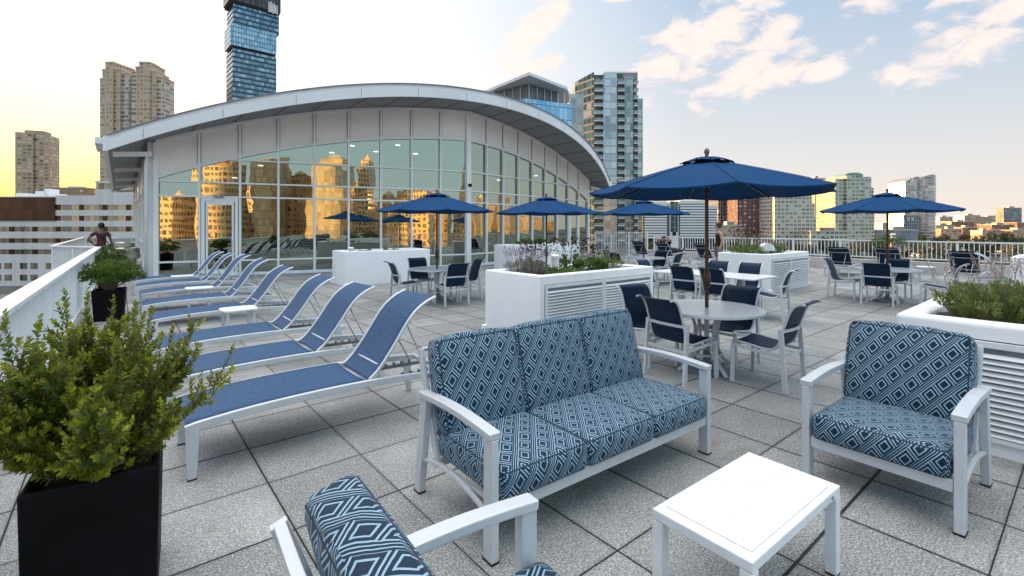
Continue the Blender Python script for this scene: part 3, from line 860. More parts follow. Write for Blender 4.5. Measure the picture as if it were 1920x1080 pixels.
def lounge_seat(kind, label, cat, n, w, loc, rz, group=None):
    """x across, y from front (0) to back; origin at front left foot"""
    t = thing(kind, label, cat, (*loc, 0), rz, group)
    D_ = .74
    for x in (0.0, w-.045):
        MB().add([(x,0,0),(x+.045,0,0),(x+.045,.075,0),(x,.075,0),(x,.0,.605),(x+.045,.0,.605),(x+.045,.070,.605),(x,.070,.605)],
                 [(3,2,1,0),(4,5,6,7),(0,1,5,4),(1,2,6,5),(2,3,7,6),(3,0,4,7)]).build('front_leg', MT['silver'], t, bevel=.004)
        MB().add([(x,D_+.05,0),(x+.045,D_+.05,0),(x+.045,D_+.115,0),(x,D_+.115,0),(x,D_-.05,.615),(x+.045,D_-.05,.615),(x+.045,D_+.03,.615),(x,D_+.03,.615)],
                 [(3,2,1,0),(4,5,6,7),(0,1,5,4),(1,2,6,5),(2,3,7,6),(3,0,4,7)]).build('rear_leg', MT['silver'], t, bevel=.004)
        pts = [(x+.0225, y, .624+.020*math.sin(math.pi*min(1, y/(D_+.05)*1.05))) for y in [i/12*(D_+.03) for i in range(13)]]
        MB().rail(pts, .068, .036).build('armrest', MT['silver'], t, bevel=.005)
        pts = [(x+.0225, y, .215+.055*math.sin(math.pi*(y-.06)/(D_))) for y in [.06+i/10*(D_-.0) for i in range(11)]]
        MB().rail(pts, .022, .016).build('side_stretcher', MT['silver'], t)
        for (yy, zz, a) in ((.035, .002, .0), (D_+.0825, .002, 0)): pass
        MB().b2(x-.002, -.002, -.0, x+.047, .077, .012).build('foot_cap', MT['rubber'], t)
        MB().b2(x-.002, D_+.048, -.0, x+.047, D_+.117, .012).build('foot_cap', MT['rubber'], t)
    MB().b2(.048, .012, .215, w-.048, .052, .285).build('front_rail', MT['silver'], t, bevel=.004)
    MB().b2(.048, D_-.08, .20, w-.048, D_-.045, .25).build('rear_rail', MT['silver'], t)
    f = MB()
    for i in range(n*3+1): x = .06+(w-.12)*i/(n*3); f.bar((x, .05, .262), (x, D_-.06, .235), .02, .012)
    f.build('seat_slats', MT['silver'], t)
    # back frame and its slings
    f = MB()
    for x in (.055, w-.055): f.bar((x, D_-.10, .23), (x, D_+.135, .87), .026, .045)
    f.bar((.068, D_+.133, .865), (w-.068, D_+.133, .865), .03, .02)
    for q in (.25, .5, .75): f.bar((.068, D_-.10+q*.235, .23+q*.64), (w-.068, D_-.10+q*.235, .23+q*.64), .014, .03)
    f.build('back_frame', MT['silver'], t, bevel=.003)
    iw = w-.12
    for i in range(n):
        cw = iw/n
        put_cushion('seat_cushion', t, cw-.002, D_-.06, .155, (.06+cw*(i+.5), .02+(D_-.06)/2-.03, .278), off=(.06+cw*i, 0), bulge=.022)
    for i in range(n):
        cw = iw/n
        o = put_cushion('back_cushion', t, cw-.012, .155, .56, (.06+cw*(i+.5), D_-.135, .400), rx=R(-15), off=(.021*i+.03+cw*i, .02), bulge=.028)
    return t
lounge_seat('sofa', 'three-seat patio sofa with blue lattice cushions on a silver frame', 'sofa', 3, 1.93, (1.395,1.865), R(-2.3))
lounge_seat('armchair', 'silver-framed patio armchair with blue lattice cushions beside the louvred white planter', 'armchair', 1, .79, (3.475,1.245), R(-91))
# its twin, seen from behind in the lower left
lounge_seat('armchair', 'patio armchair seen from behind, cut off by the bottom edge, navy and white cushions', 'armchair', 1, .79, (1.145,.575), R(86))

# coffee table
t = thing('coffee_table', 'low white aluminium coffee table between sofa and armchair', 'table', (2.225,1.01,0), R(-1.5))
TL, TW, TH = .86, .435, .425
f = MB().b2(-TL/2, -TW/2, TH-.05, TL/2, TW/2, TH-.004)
f.build('tabletop', MT['table_white'], t, bevel=.006)
MB().b2(-TL/2+.055, -TW/2+.03, TH-.0035, TL/2-.055, TW/2-.03, TH+.0005).build('inset_panel', MT['table_white'], t, bevel=.0015)
for sx in (-1, 1):
    for sy in (-1, 1):
        MB().b2(sx*TL/2, sy*TW/2, .010, sx*(TL/2-.05), sy*(TW/2-.05), TH-.051).build('leg', MT['table_white'], t, bevel=.004)
        MB().b2(sx*(TL/2-.002), sy*(TW/2-.002), 0, sx*(TL/2-.048), sy*(TW/2-.048), .010).build('foot_cap', MT['rubber'], t)
MB().b2(TL/2-.11, -TW/2-.001, TH-.038, TL/2-.085, -TW/2+.001, TH-.024).build('maker_plate', MT['silver_dark'], t)

# dining chair: local +x faces the table
def make_chair():
    t = thing('dining_chair', 'chair', 'chair')
    prof = [(.235,0,.425),(.18,0,.432),(.06,0,.418),(-.06,0,.402),(-.15,0,.402),(-.205,0,.435),(-.235,0,.50),(-.262,0,.60),(-.292,0,.70),(-.325,0,.79),(-.365,0,.855),(-.42,0,.885),(-.465,0,.882)]
    hw = .225
    def sheet(u, v):
        p = interp(prof, u); y = (v-.5)*2*hw
        sag = -.010*(1-(2*v-1)**2)*(1 if u < .5 else .4)
        return (p.x, y, p.z+sag)
    MB().grid(sheet, 34, 4, .004).build('sling', MT['dining'], t, smooth=True)
    for s in (-1, 1):
        pts = [interp(prof, i/30) + Vector((0, s*(hw+.006), 0)) for i in range(31)]
        MB().tube(pts, .0125, 8).build('sling_rail', MT['silver'], t, smooth=True)
        MB().add([(.205,s*.262-.02,0),(.245,s*.262-.02,0),(.245,s*.262+.016,0),(.205,s*.262+.016,0),(.200,s*.256-.016,.415),(.236,s*.256-.016,.415),(.236,s*.256+.016,.415),(.200,s*.256+.016,.415)],
                 [(3,2,1,0),(4,5,6,7),(0,1,5,4),(1,2,6,5),(2,3,7,6),(3,0,4,7)]).build('front_leg', MT['silver'], t, bevel=.003)
        MB().bar((-.30, s*.268, 0), (-.252, s*.262, .625), .032, .045, up=(1,0,0)).build('rear_leg', MT['silver'], t, bevel=.003)
        pts = [(.20, s*.258, .400), (.0, s*.260, .372), (-.262, s*.262, .352)]
        MB().rail([interp(pts, i/8) for i in range(9)], .024, .030).build('side_rail', MT['silver'], t)
        MB().tube([(-.262, s*.250, .59), (-.275, s*.232, .60)], .012, 6).build('bracket', MT['silver'], t)
    pts = [(-.252, -.25, .600), (-.288, -.12, .604), (-.300, 0, .606), (-.288, .12, .604), (-.252, .25, .600)]
    MB().rail([interp(pts, i/12) for i in range(13)], .016, .030).build('back_bar', MT['silver'], t)
    MB().bar((-.268, -.25, .338), (-.268, .25, .338), .022, .034).build('rear_stretcher', MT['silver'], t)
    MB().bar((.212, -.245, .385), (.212, .245, .385), .022, .028).build('front_stretcher', MT['silver'], t)
    return t
chair0 = make_chair(); used_c = [0]
def chair(x, y, deg, label, group):
    o = chair0 if not used_c[0] else copy_tree(chair0); used_c[0] = 1
    place(o, (x, y, 0), R(deg), label); o['group'] = group; return o
GC = 'dark blue sling dining chairs round the parasol tables'
chair(5.08,3.47,-104,'dark blue chair at the far left of the front round table, front towards us', GC)
chair(4.83,2.93,-8,'dark blue chair with its back to us directly behind the sofa', GC)
chair(5.72,2.90,176,'dark blue chair beyond the front round table, right of the parasol pole', GC)
chair(5.33,2.27,92,'dark blue sling chair seen side-on at the right of the front round table', GC)
chair(4.86,9.55,-8,'sling chair seen side-on at the left of the round table near the pavilion', GC)
chair(5.42,8.68,84,'sling chair with its back to us at the round table near the pavilion', GC)
chair(5.52,10.05,-95,'sling chair beyond the round table near the pavilion, against the white planter', GC)
chair(6.12,9.22,172,'sling chair at the right of the round table near the pavilion', GC)
chair(8.72,5.12,2,'chair with its back to us at the rectangular table, left of the parasol pole', GC)
chair(8.70,4.48,-2,'chair with its back to us at the rectangular table, behind the parasol pole', GC)
chair(9.78,5.28,180,'chair beyond the rectangular table, half hidden by the parasol pole', GC)
chair(9.76,4.60,178,'chair beyond the rectangular table, in front of the white planter wall', GC)
chair(9.15,6.18,-92,'bright blue sling chair at the left end of the rectangular table', GC)
chair(9.02,3.78,100,'sling chair at the right end of the rectangular table before the louvres', GC)
chair(11.55,8.95,-8,'chair with its back to us at the farthest round table', GC)
chair(12.0,9.55,-80,'blue sling chair at the left of the farthest round table, half hidden', GC)
chair(12.15,7.85,96,'sling chair at the right of the farthest round table', GC)
chair(12.85,8.75,178,'sling chair on the far side of the farthest round table, mostly hidden', GC)
chair(12.42,2.95,4,'chair with its back to us at the table by the right railing', GC)
chair(12.98,3.72,-88,'chair with curved side showing, left of the table by the right railing', GC)
chair(13.62,2.98,180,'blue chair beyond the table by the right railing', GC)
chair(12.98,2.12,92,'side-on chair right of the table by the right railing, behind feathery plants', GC)

# tables on splayed pedestal legs
def pedestal(t, h, r):
    MB().lathe([(.05,.24),(.028,.26),(.028,h-.05),(.06,h-.03)], 12).build('centre_tube', MT['silver'], t, smooth=True, angle=40)
    for k in range(4):
        a = R(45+90*k); c, s = math.cos(a), math.sin(a)
        pts = [(c*rr, s*rr, z) for rr, z in ((.20,h-.03),(.14,.50),(.13,.30),(.20,.14),(.36,.022))]
        MB().rail([interp(pts, i/12) for i in range(13)], .045, .02).build('leg', MT['silver'], t, bevel=.003)
    MB().lathe([(.15,.19),(.17,.19),(.17,.21),(.15,.21)], 20, cap=False).build('brace_ring', MT['silver'], t)
def round_table(label, x, y, r=.61, rz=0):
    t = thing('round_table', label, 'table', (x, y, 0), rz, 'round parasol tables')
    h = .722
    MB().lathe([(.001,h-.004),(r-.03,h-.001),(r-.012,h),(r-.002,h-.006),(r,h-.018),(r-.006,h-.034),(r-.03,h-.036),(.001,h-.03)], 56).build('tabletop', MT['table_top'], t, smooth=True, angle=35)
    pedestal(t, h-.03, r); return t
T1 = (5.22, 2.86)
round_table('round silver patio table behind the sofa with the big parasol through it', *T1, rz=.3)
round_table('round silver patio table in front of the low white planter by the glass wall', 5.45, 9.30)
round_table('farthest round silver patio table near the pavilion corner', 12.15, 8.65)
round_table('round silver patio table near the right railing', 13.0, 2.95, .60)
t = thing('dining_table', 'rectangular silver patio table with six chairs before the white planter', 'table', (9.02, 4.88, 0))
MB().b2(-.48,-1.06,.694,.48,1.06,.722).build('tabletop', MT['table_top'], t, bevel=.008)
for yy in (-.62, .62):
    f = MB(); f.b2(-.06,yy-.05,.05,.06,yy+.05,.69); f.build('pedestal', MT['silver'], t, bevel=.005)
    MB().b2(-.34,yy-.035,.0,.34,yy+.035,.048).build('foot', MT['silver'], t, bevel=.005)
MB().b2(-.03,-.57,.30,.03,.57,.36).build('stretcher', MT['silver'], t)

# parasols
def make_parasol(pole_bottom=0.):
    t = thing('parasol', 'parasol', 'parasol')
    Rc, zt, zr = 1.33, 2.385, 2.02
    def rib(k, u):
        a = R(45*k+22.5); r = Rc*u; z = zt + (zr-zt)*(u**1.12) + .0
        return Vector((r*math.cos(a), r*math.sin(a), z))
    mb = MB(); nu, nv = 10, 6
    for k in range(8):
        def fn(u, v, k=k):
            u = .045+u*.955
            p = rib(k, u).lerp(rib(k+1, u), v)
            w = 1-(2*v-1)**2
            p.z -= .030*w*u*(1.0)
            p.x *= 1-.018*w*u; p.y *= 1-.018*w*u
            return p
        mb.grid(fn, nu, nv)
    o = mb.build('canopy', MT['canopy'], t, smooth=True)
    w_ = o.modifiers.new('weld', 'WELD'); w_.merge_threshold = .001
    o.modifiers.new('solid', 'SOLIDIFY').thickness = .004
    es = o.modifiers.new('edge', 'EDGE_SPLIT'); es.split_angle = R(9)
    mb = MB()
    for k in range(8): mb.rail([rib(k, .05+.95*i/10)+Vector((0,0,.0035)) for i in range(11)], .016, .003)
    mb.build('seam_tapes', MT['canopy'], t)
    mb = MB()   # narrow valance hanging from the rim
    for k in range(8):
        def fn(u, v, k=k):
            p = rib(k, 1.0).lerp(rib(k+1, 1.0), u); w = 1-(2*u-1)**2
            p.z -= .030*w + v*.014; p.x *= 1-.018*w; p.y *= 1-.018*w; return p
        mb.grid(fn, 6, 1)
    mb.build('valance', MT['canopy'], t).modifiers.new('solid', 'SOLIDIFY').thickness = .003
    mb = MB()   # vented cap
    for k in range(8):
        def fn(u, v, k=k):
            a = R(45*k+22.5); b_ = R(45*k+67.5); r = .035+.265*u
            p = Vector((r*math.cos(a), r*math.sin(a), 0)).lerp(Vector((r*math.cos(b_), r*math.sin(b_), 0)), v)
            w = 1-(2*v-1)**2
            p.z = zt+.030-.072*u**1.3 + .016*w*u + .006*math.sin(k*2.1+u*5); return p
        mb.grid(fn, 5, 4)
    o = mb.build('vent_cap', MT['canopy'], t, smooth=True); o.modifiers.new('solid', 'SOLIDIFY').thickness = .005
    MB().tube([(0,0,pole_bottom),(0,0,2.43)], .0205, 14).build('pole', MT['bronze'], t, smooth=True, angle=50)
    MB().lathe([(.001,2.40),(.022,2.425),(.016,2.437),(.026,2.452),(.031,2.472),(.026,2.495),(.012,2.512),(.001,2.518)], 14).build('finial', MT['finial'], t, smooth=True)
    MB().lathe([(.024,.93),(.040,.96),(.044,1.05),(.038,1.08),(.03,1.12),(.024,1.13)], 14).build('crank_housing', MT['bronze'], t, smooth=True)
    MB().lathe([(.024,2.06),(.045,2.075),(.045,2.11),(.024,2.13)], 12).build('hub', MT['bronze'], t, smooth=True, angle=40)
    MB().lathe([(.024,2.29),(.04,2.30),(.04,2.33),(.024,2.34)], 12).build('crown_hub', MT['bronze'], t, smooth=True, angle=40)
    for k in range(8):
        pts = [rib(k, .03+.965*i/6) - Vector((0,0,.020)) for i in range(7)]
        r_ = MB().rail(pts, .014, .016).build('rib', MT['bronze'], t)
        a = R(45*k+22.5); e = rib(k, .52) - Vector((0,0,.028))
        MB().bar((math.cos(a)*.04, math.sin(a)*.04, 2.095), e, .010, .014).build('strut', MT['bronze'], r_)
    MB().lathe([(.20,0.0),(.27,.0),(.27,.05),(.24,.07),(.06,.09),(.045,.11),(.032,.32),(.021,.33)], 28).build('base', MT['silver_dark'], t, smooth=True, angle=35)
    return t
par0 = make_parasol()
GP = 'navy blue parasols over the tables'
def parasol(first, x, y, deg, label, s=1., dz=0):
    o = par0 if first else copy_tree(par0)
    place(o, (x, y, dz), R(deg), label, s); o['group'] = GP; return o
parasol(True, *T1, -28, 'large navy blue octagonal parasol in front, over the round table behind the sofa', (1,1,1.012))
parasol(False, 5.45, 9.30, 2, 'navy parasol in front of the left part of the glass wall, with a ruffled cap', .985)
parasol(False, 8.02, 8.50, 10, 'navy parasol rising behind the planted white box, before the right half of the glass', .975)
parasol(False, 12.15, 8.65, 20, 'farthest navy parasol, half under the big one, near the pavilion corner', 1.0)
parasol(False, 13.0, 2.95, 12, 'navy parasol standing by the right railing', .985)

# chaise longues: local x from foot to head, origin on the ground under the middle of the foot end
CW = .70
def make_chaise(back=1.0):
    t = thing('sun_lounger', 'lounger', 'sun lounger')
    railp = [(0,0,.325),(.10,0,.342),(.45,0,.368),(.9,0,.378),(1.3,0,.372),(1.65,0,.352),(2.0,0,.325)]
    hy = CW/2-.018
    for s in (-1, 1):
        MB().rail([interp(railp, i/24)+Vector((0, s*hy, 0)) for i in range(25)], .032, .052).build('side_rail', MT['silver'], t, bevel=.006)
        MB().add([(.012,s*hy-.016,.0),(.062,s*hy-.016,.0),(.062,s*hy+.016,.0),(.012,s*hy+.016,.0),(.0,s*hy-.016,.315),(.078,s*hy-.016,.322),(.078,s*hy+.016,.322),(.0,s*hy+.016,.315)],
                 [(3,2,1,0),(4,5,6,7),(0,1,5,4),(1,2,6,5),(2,3,7,6),(3,0,4,7)]).build('leg', MT['silver'], t, bevel=.005)
        MB().b2(.010, s*hy-.018, 0, .064, s*hy+.018, .010).build('foot_cap', MT['rubber'], t)
        MB().add([(1.90,s*hy-.016,.0),(1.95,s*hy-.016,.0),(1.95,s*hy+.016,.0),(1.90,s*hy+.016,.0),(1.86,s*hy-.016,.32),(1.94,s*hy-.016,.315),(1.94,s*hy+.016,.315),(1.86,s*hy+.016,.32)],
                 [(3,2,1,0),(4,5,6,7),(0,1,5,4),(1,2,6,5),(2,3,7,6),(3,0,4,7)]).build('leg', MT['silver'], t, bevel=.005)
    MB().bar((.03,-hy,.328),(.03,hy,.328),.03,.034).build('foot_bar', MT['silver'], t, bevel=.004)
    MB().bar((1.985,-hy,.327),(1.985,hy,.327),.03,.034).build('head_bar', MT['silver'], t, bevel=.004)
    MB().bar((1.25,-hy,.352),(1.25,hy,.352),.02,.024).build('hinge_bar', MT['silver'], t)
    for s in (-1, 1):
        f = MB(); f.bar((1.40, s*.17, .325), (1.97, s*.17, .308), .022, .03)
        for i in range(4): f.b2(1.60+i*.08, s*.17-.014, .325, 1.615+i*.08, s*.17+.014, .352)
        f.build('ratchet_rack', MT['silver_dark'], t)
    def bed(u, v):
        p = interp(railp, .012+u*.612); y = (v-.5)*2*(hy-.018)
        return (p.x, y, p.z+.030-.012*(1-(2*v-1)**2)+.0)
    MB().grid(bed, 24, 6, .004).build('seat_sling', MT['chaise'], t, smooth=True)
    bp = [(1.245,0,.385),(1.33,0,.455),(1.42,0,.565),(1.50,0,.675),(1.575,0,.785),(1.66,0,.885),(1.76,0,.955),(1.87,0,1.0)]
    def bk(u, v):
        p = interp(bp, u); y = (v-.5)*2*(hy-.045)
        return (p.x+.010*(1-(2*v-1)**2), y, p.z-.004)
    MB().grid(bk, 26, 6, .004).build('back_sling', MT['chaise'], t, smooth=True)
    for s in (-1, 1):
        MB().tube([interp(bp, i/24)+Vector((0, s*(hy-.038), 0)) for i in range(25)], .0135, 8).build('back_rail', MT['silver'], t, smooth=True)
        a = interp(bp, .62)+Vector((.012, s*.20, -.008))
        MB().tube([a, (1.845, s*.17, .352)], .0085, 6).build('strut', MT['silver'], t, smooth=True)
    MB().tube([interp(bp, .62)+Vector((.014, -(hy-.04), -.01)), interp(bp, .62)+Vector((.045, 0, -.02)), interp(bp, .62)+Vector((.014, hy-.04, -.01))], .011, 6).build('back_bar', MT['silver'], t, smooth=True)
    MB().tube([interp(bp, .18)+Vector((.012, -(hy-.04), -.01)), interp(bp, .18)+Vector((.012, hy-.04, -.01))], .011, 6).build('back_bar', MT['silver'], t, smooth=True)
    MB().tube([interp(bp, .90)+Vector((.0, -(hy-.04), -.015)), interp(bp, .90)+Vector((.02, 0, -.03)), interp(bp, .90)+Vector((.0, hy-.04, -.015))], .010, 6).build('head_bar', MT['silver'], t, smooth=True)
    return t
ch0 = make_chaise(); first = [1]
def chaise(x, y, deg, label, group):
    o = ch0 if first[0] else copy_tree(ch0); first[0] = 0
    place(o, (x, y, 0), R(deg), label, (1, 1, 1+.03*math.sin(7.3*x+3.1*y))); o['group'] = group; return o
G1 = 'blue sun loungers in a row on the left'
ordn = ['nearest to us, beside the big shrub', 'second from the front', 'third from the front', 'fourth from the front, behind a side table',
        'fifth from the front', 'sixth from the front', 'seventh from the front', 'farthest, next to the glass door']
for i, y in enumerate((3.72, 4.93, 6.28, 8.30, 9.75, 11.45, 13.05, 14.5)):
    chaise(.31+(.02, -.02, .0, .03, -.02, .0, -.03, -.05)[i], y+CW/2, (0, .8, -.6, 1, -.5, .4, -1, .5)[i], 'blue sun lounger in the left row, '+ordn[i], G1)
G2 = 'dark-backed sun loungers along the right railing'
chaise(19.75, 13.3, 184, 'dark-backed sun lounger farthest left by the railing, nearest to the pavilion corner', G2)
cl = chaise(19.6, 11.9, 182, 'dark-backed sun lounger with a person in black lying on it', G2)
chaise(19.6, 9.95, 176, 'empty dark-backed sun lounger just left of the front parasol pole', G2)
chaise(19.9, 5.55, 184, 'dark-backed sun lounger right of the second louvred planter', G2)
chaise(19.8, 4.15, 181, 'dark-backed sun lounger behind the table with the right-hand parasol', G2)
chaise(19.3, 2.35, 180, 'dark-backed sun lounger behind the feathery plants at the right', G2)
for o in [o for o in list(COL.objects) if o.get('group') == G2]:  # unlit backs: their shade is put in with a darker sling material
    for c in o.children:
        if c.name.startswith('back_sling'):
            if 'shaded_back' not in bpy.data.meshes: me_ = c.data.copy(); me_.name = 'shaded_back'; me_.materials[0] = MT['dining']
            c.data = bpy.data.meshes['shaded_back']
lg = chaise(16.9, .15, 96, 'pale blue lounger turned sideways at the far right, its curved top showing', G2)
for c in lg.children:
    if c.name.startswith(('back_sling', 'seat_sling')):
        c.data = c.data.copy(); c.data.materials[0] = MT['lit_sling']

# little side tables
def make_side():
    t = thing('side_table', 'side table', 'side table')
    mb = MB(); n = 40; vs = []
    for z in (.425, .447):
        for i in range(n):
            a = 2*math.pi*i/n; c, s = math.cos(a), math.sin(a); e = .42
            vs.append((.235*math.copysign(abs(c)**e, c), .21*math.copysign(abs(s)**e, s), z))
    mb.add(vs, [tuple(range(n-1,-1,-1)), tuple(range(n, 2*n))]+[(i, (i+1)%n, n+(i+1)%n, n+i) for i in range(n)])
    mb.build('tabletop', MT['white_metal'], t, bevel=.003)
    for s in (-1, 1):
        for q in (-1, 1):
            MB().b2(s*.185, q*.165, 0, s*.150, q*.130, .424).build('leg', MT['silver'], t, bevel=.003)
    for q in (-1, 1): MB().b2(-.15, q*.165, .0, .15, q*.13, .02).build('runner', MT['silver'], t)
    return t
sd0 = make_side(); fs_ = [1]
def side(x, y, deg, label):
    o = sd0 if fs_[0] else copy_tree(sd0); fs_[0] = 0
    place(o, (x, y, 0), R(deg), label); o['group'] = 'small side tables between the loungers'; return o
side(1.36, 8.02, 3, 'small white side table, nearest one between the left-hand loungers')
side(1.22, 11.22, -4, 'small white side table, middle one of the left-hand loungers')
side(1.20, 14.15, 2, 'small white side table farthest back in the left-hand row')
side(19.2, 6.85, 0, 'small pale side table just right of the second louvred planter')
side(18.6, 3.3, 5, 'small pale side table right of the right-hand parasol pole')
side(19.6, 10.9, 0, 'small pale side table left of the man at the railing')
side(19.8, 12.7, 0, 'small pale side table between the two far loungers')

# ================================================================ PLANTERS
def white_planter(label, x0, y0, x1, y1, h=.95, louvre=None, panels=2, r=.022):
    """rendered box with a soil bed; louvre: the side ('-y' or '-x') that carries the louvred doors"""
    cx, cy = (x0+x1)/2, (y0+y1)/2; w, d = x1-x0, y1-y0
    t = thing('planter_box', label, 'planter', (cx, cy, 0), 0, 'white planter boxes')
    wall = .16; f = MB()
    # walls as a closed ring with a deep rim, butted
    o_ = [(-w/2,-d/2),(w/2,-d/2),(w/2,d/2),(-w/2,d/2)]; i_ = [(-w/2+wall,-d/2+wall),(w/2-wall,-d/2+wall),(w/2-wall,d/2-wall),(-w/2+wall,d/2-wall)]
    vs = [(a, b, .0) for a, b in o_]+[(a, b, h) for a, b in o_]+[(a, b, h) for a, b in i_]+[(a, b, h-.30) for a, b in i_]
    fs = []
    for k in range(4):
        n = (k+1) % 4; fs += [(k, n, 4+n, 4+k), (4+k, 4+n, 8+n, 8+k), (8+k, 8+n, 12+n, 12+k)]
    f.add(vs, fs); body = f.build('box', MT['white'], t, smooth=True)
    bv = body.modifiers.new('bevel', 'BEVEL'); bv.width = r; bv.segments = 4; bv.limit_method = 'ANGLE'; bv.angle_limit = R(50)
    body.modifiers.new('edge', 'EDGE_SPLIT').split_angle = R(40)
    MB().grid(lambda u, v: (-w/2+wall+.001+(w-2*wall-.002)*u, -d/2+wall+.001+(d-2*wall-.002)*v, h-.075+.02*math.sin(7*u+5*v)), 12, 6).build('soil', MT['soil'], t, smooth=True)
    for q in range(4):
        a, b = o_[q]; MB().box(a*.995, b*.99, .035, .10, .10, .07).build('foot', MT['white'], t, bevel=.01)
    if louvre:
        L_ = w if louvre == '-y' else d; m_ = .09; pw = (L_-2*m_)/panels
        for k in range(panels):
            fr = MB(); sl_ = MB()
            a0 = -L_/2+m_+pw*k+.004; a1 = a0+pw-.008; zb, zt = .10, h-.135
            def B(f, a, b, z0, z1, o0, o1):
                if louvre == '-y': f.b2(a, -d/2-o1, z0, b, -d/2-o0, z1)
                else: f.b2(-w/2-o1, a, z0, -w/2-o0, b, z1)
            B(fr, a0, a0+.035, zb, zt, .002, .022); B(fr, a1-.035, a1, zb, zt, .002, .022)
            B(fr, a0+.0352, a1-.0352, zb, zb+.035, .002, .022); B(fr, a0+.0352, a1-.0352, zt-.045, zt, .002, .022)
            pn = fr.build('louvred_panel', MT['white_metal'], t, bevel=.002)
            B(sl_, a0+.036, a1-.036, zb+.036, zt-.046, -.0015, .0025); sl_.build('panel_back', MT['silver_dark'], pn)
            sl_ = MB()
            n = int((zt-zb-.085)/.043)
            for j in range(n):
                z = zb+.055+j*.043
                tilt = R(48)
                if louvre == '-y': sl_.box(0,0,0,0,0,0) if False else sl_.bar((a0+.0355, -d/2-.012, z), (a1-.0355, -d/2-.012, z), .006, .040, up=(0, math.sin(tilt), math.cos(tilt)))
                else: sl_.bar((-w/2-.012, a0+.0355, z), (-w/2-.012, a1-.0355, z), .006, .040, up=(math.sin(tilt), 0, math.cos(tilt)))
            sl_.build('slats', MT['white_metal'], pn)
        # dark gap above the doors
        g = MB(); B(g, -L_/2+m_, L_/2-m_, h-.133, h-.127, -.004, .003); B(g, -L_/2+m_-.006, -L_/2+m_, .1, h-.13, -.004, .003)
        g.build('door_gap', MT['rubber'], t)
    return t
white_planter('long white louvred planter box behind the sofa, planted with lavender and seedheads', 4.55, 4.95, 7.24, 6.26, louvre='-y')
white_planter('white louvred planter box in the middle distance behind the rectangular table', 12.42, 5.15, 14.9, 6.5, louvre='-y')
white_planter('big white louvred planter box cut off by the right edge, nearest on that side', 4.87, -1.75, 6.35, 1.06, louvre='-x', r=.04)
white_planter('low plain white planter box against the left half of the glass wall', 4.80, 13.07, 7.42, 14.15, .95)
white_planter('plain white planter box against the right half of the glass wall', 10.7, 13.05, 14.0, 14.15, .97)
white_planter('white planter box at the far right edge by the railing', 15.6, -1.4, 17.4, 1.30, .95)

def sleeve(x, y, z0, z1, r, label):
    o = MB().lathe([(r,z0),(r,z1-.07),(r*1.15,z1-.06),(r*1.15,z1-.02),(r*.8,z1),(.001,z1)], 18, (0,0,0)).build('bollard_light', MT['white_metal'], None, smooth=True, angle=35, loc=(x, y, 0))
    tag(o, label, 'lamp'); return o
sleeve(5.50, 5.62, .86, 1.19, .062, 'short white cylindrical lamp among the plants behind the sofa')
sleeve(5.15, 13.6, .86, 1.05, .07, 'short white cylindrical lamp in the plain white box by the glass wall')
# domed white lamp in the second planter
t = thing('dome_lamp', 'white half-dome garden lamp on a short stem in the middle-distance planter', 'lamp', (13.32, 5.62, .85))
MB().tube([(0,0,0),(0,0,.2)], .05, 12).build('stem', MT['white_metal'], t, smooth=True, angle=40)
mb = MB(); n = 18
vs = []
for yy in (-.11, .11):
    for i in range(n+1):
        a = math.pi*i/n; vs.append((math.cos(a)*.175, yy, .15+math.sin(a)*.20))
m_ = n+1
mb.add(vs, [tuple(range(m_)), tuple(range(2*m_-1, m_-1, -1))]+[(i+1, i, m_+i, m_+i+1) for i in range(n)]+[(0, n, m_+n, m_)])
mb.build('shade', MT['white_metal'], t, smooth=True, bevel=.03, angle=50, rz=R(-39))

def black_pot(name, label, x, y, rz, top, bot, h, foliage=None):
    t = thing(name, label, 'potted plant', (x, y, 0), rz)
    a, b = top/2, bot/2; q = .03
    vs = [(s*b, u*b, 0) for s, u in ((-1,-1),(1,-1),(1,1),(-1,1))]+[(s*a, u*a, h) for s, u in ((-1,-1),(1,-1),(1,1),(-1,1))]
    vs += [(s*(a-q), u*(a-q), h) for s, u in ((-1,-1),(1,-1),(1,1),(-1,1))]+[(s*(a-q-.01), u*(a-q-.01), h-.12) for s, u in ((-1,-1),(1,-1),(1,1),(-1,1))]
    fs = [(3,2,1,0)]
    for k in range(4):
        n = (k+1) % 4; fs += [(k, n, 4+n, 4+k), (4+k, 4+n, 8+n, 8+k), (8+k, 8+n, 12+n, 12+k)]
    MB().add(vs, fs).build('pot', MT['black_plastic'], t, bevel=.012)
    MB().add([(s*(a-q-.006), u*(a-q-.006), h-.07) for s, u in ((-1,-1),(1,-1),(1,1),(-1,1))], [(0,1,2,3)]).build('soil', MT['soil'], t)
    return t

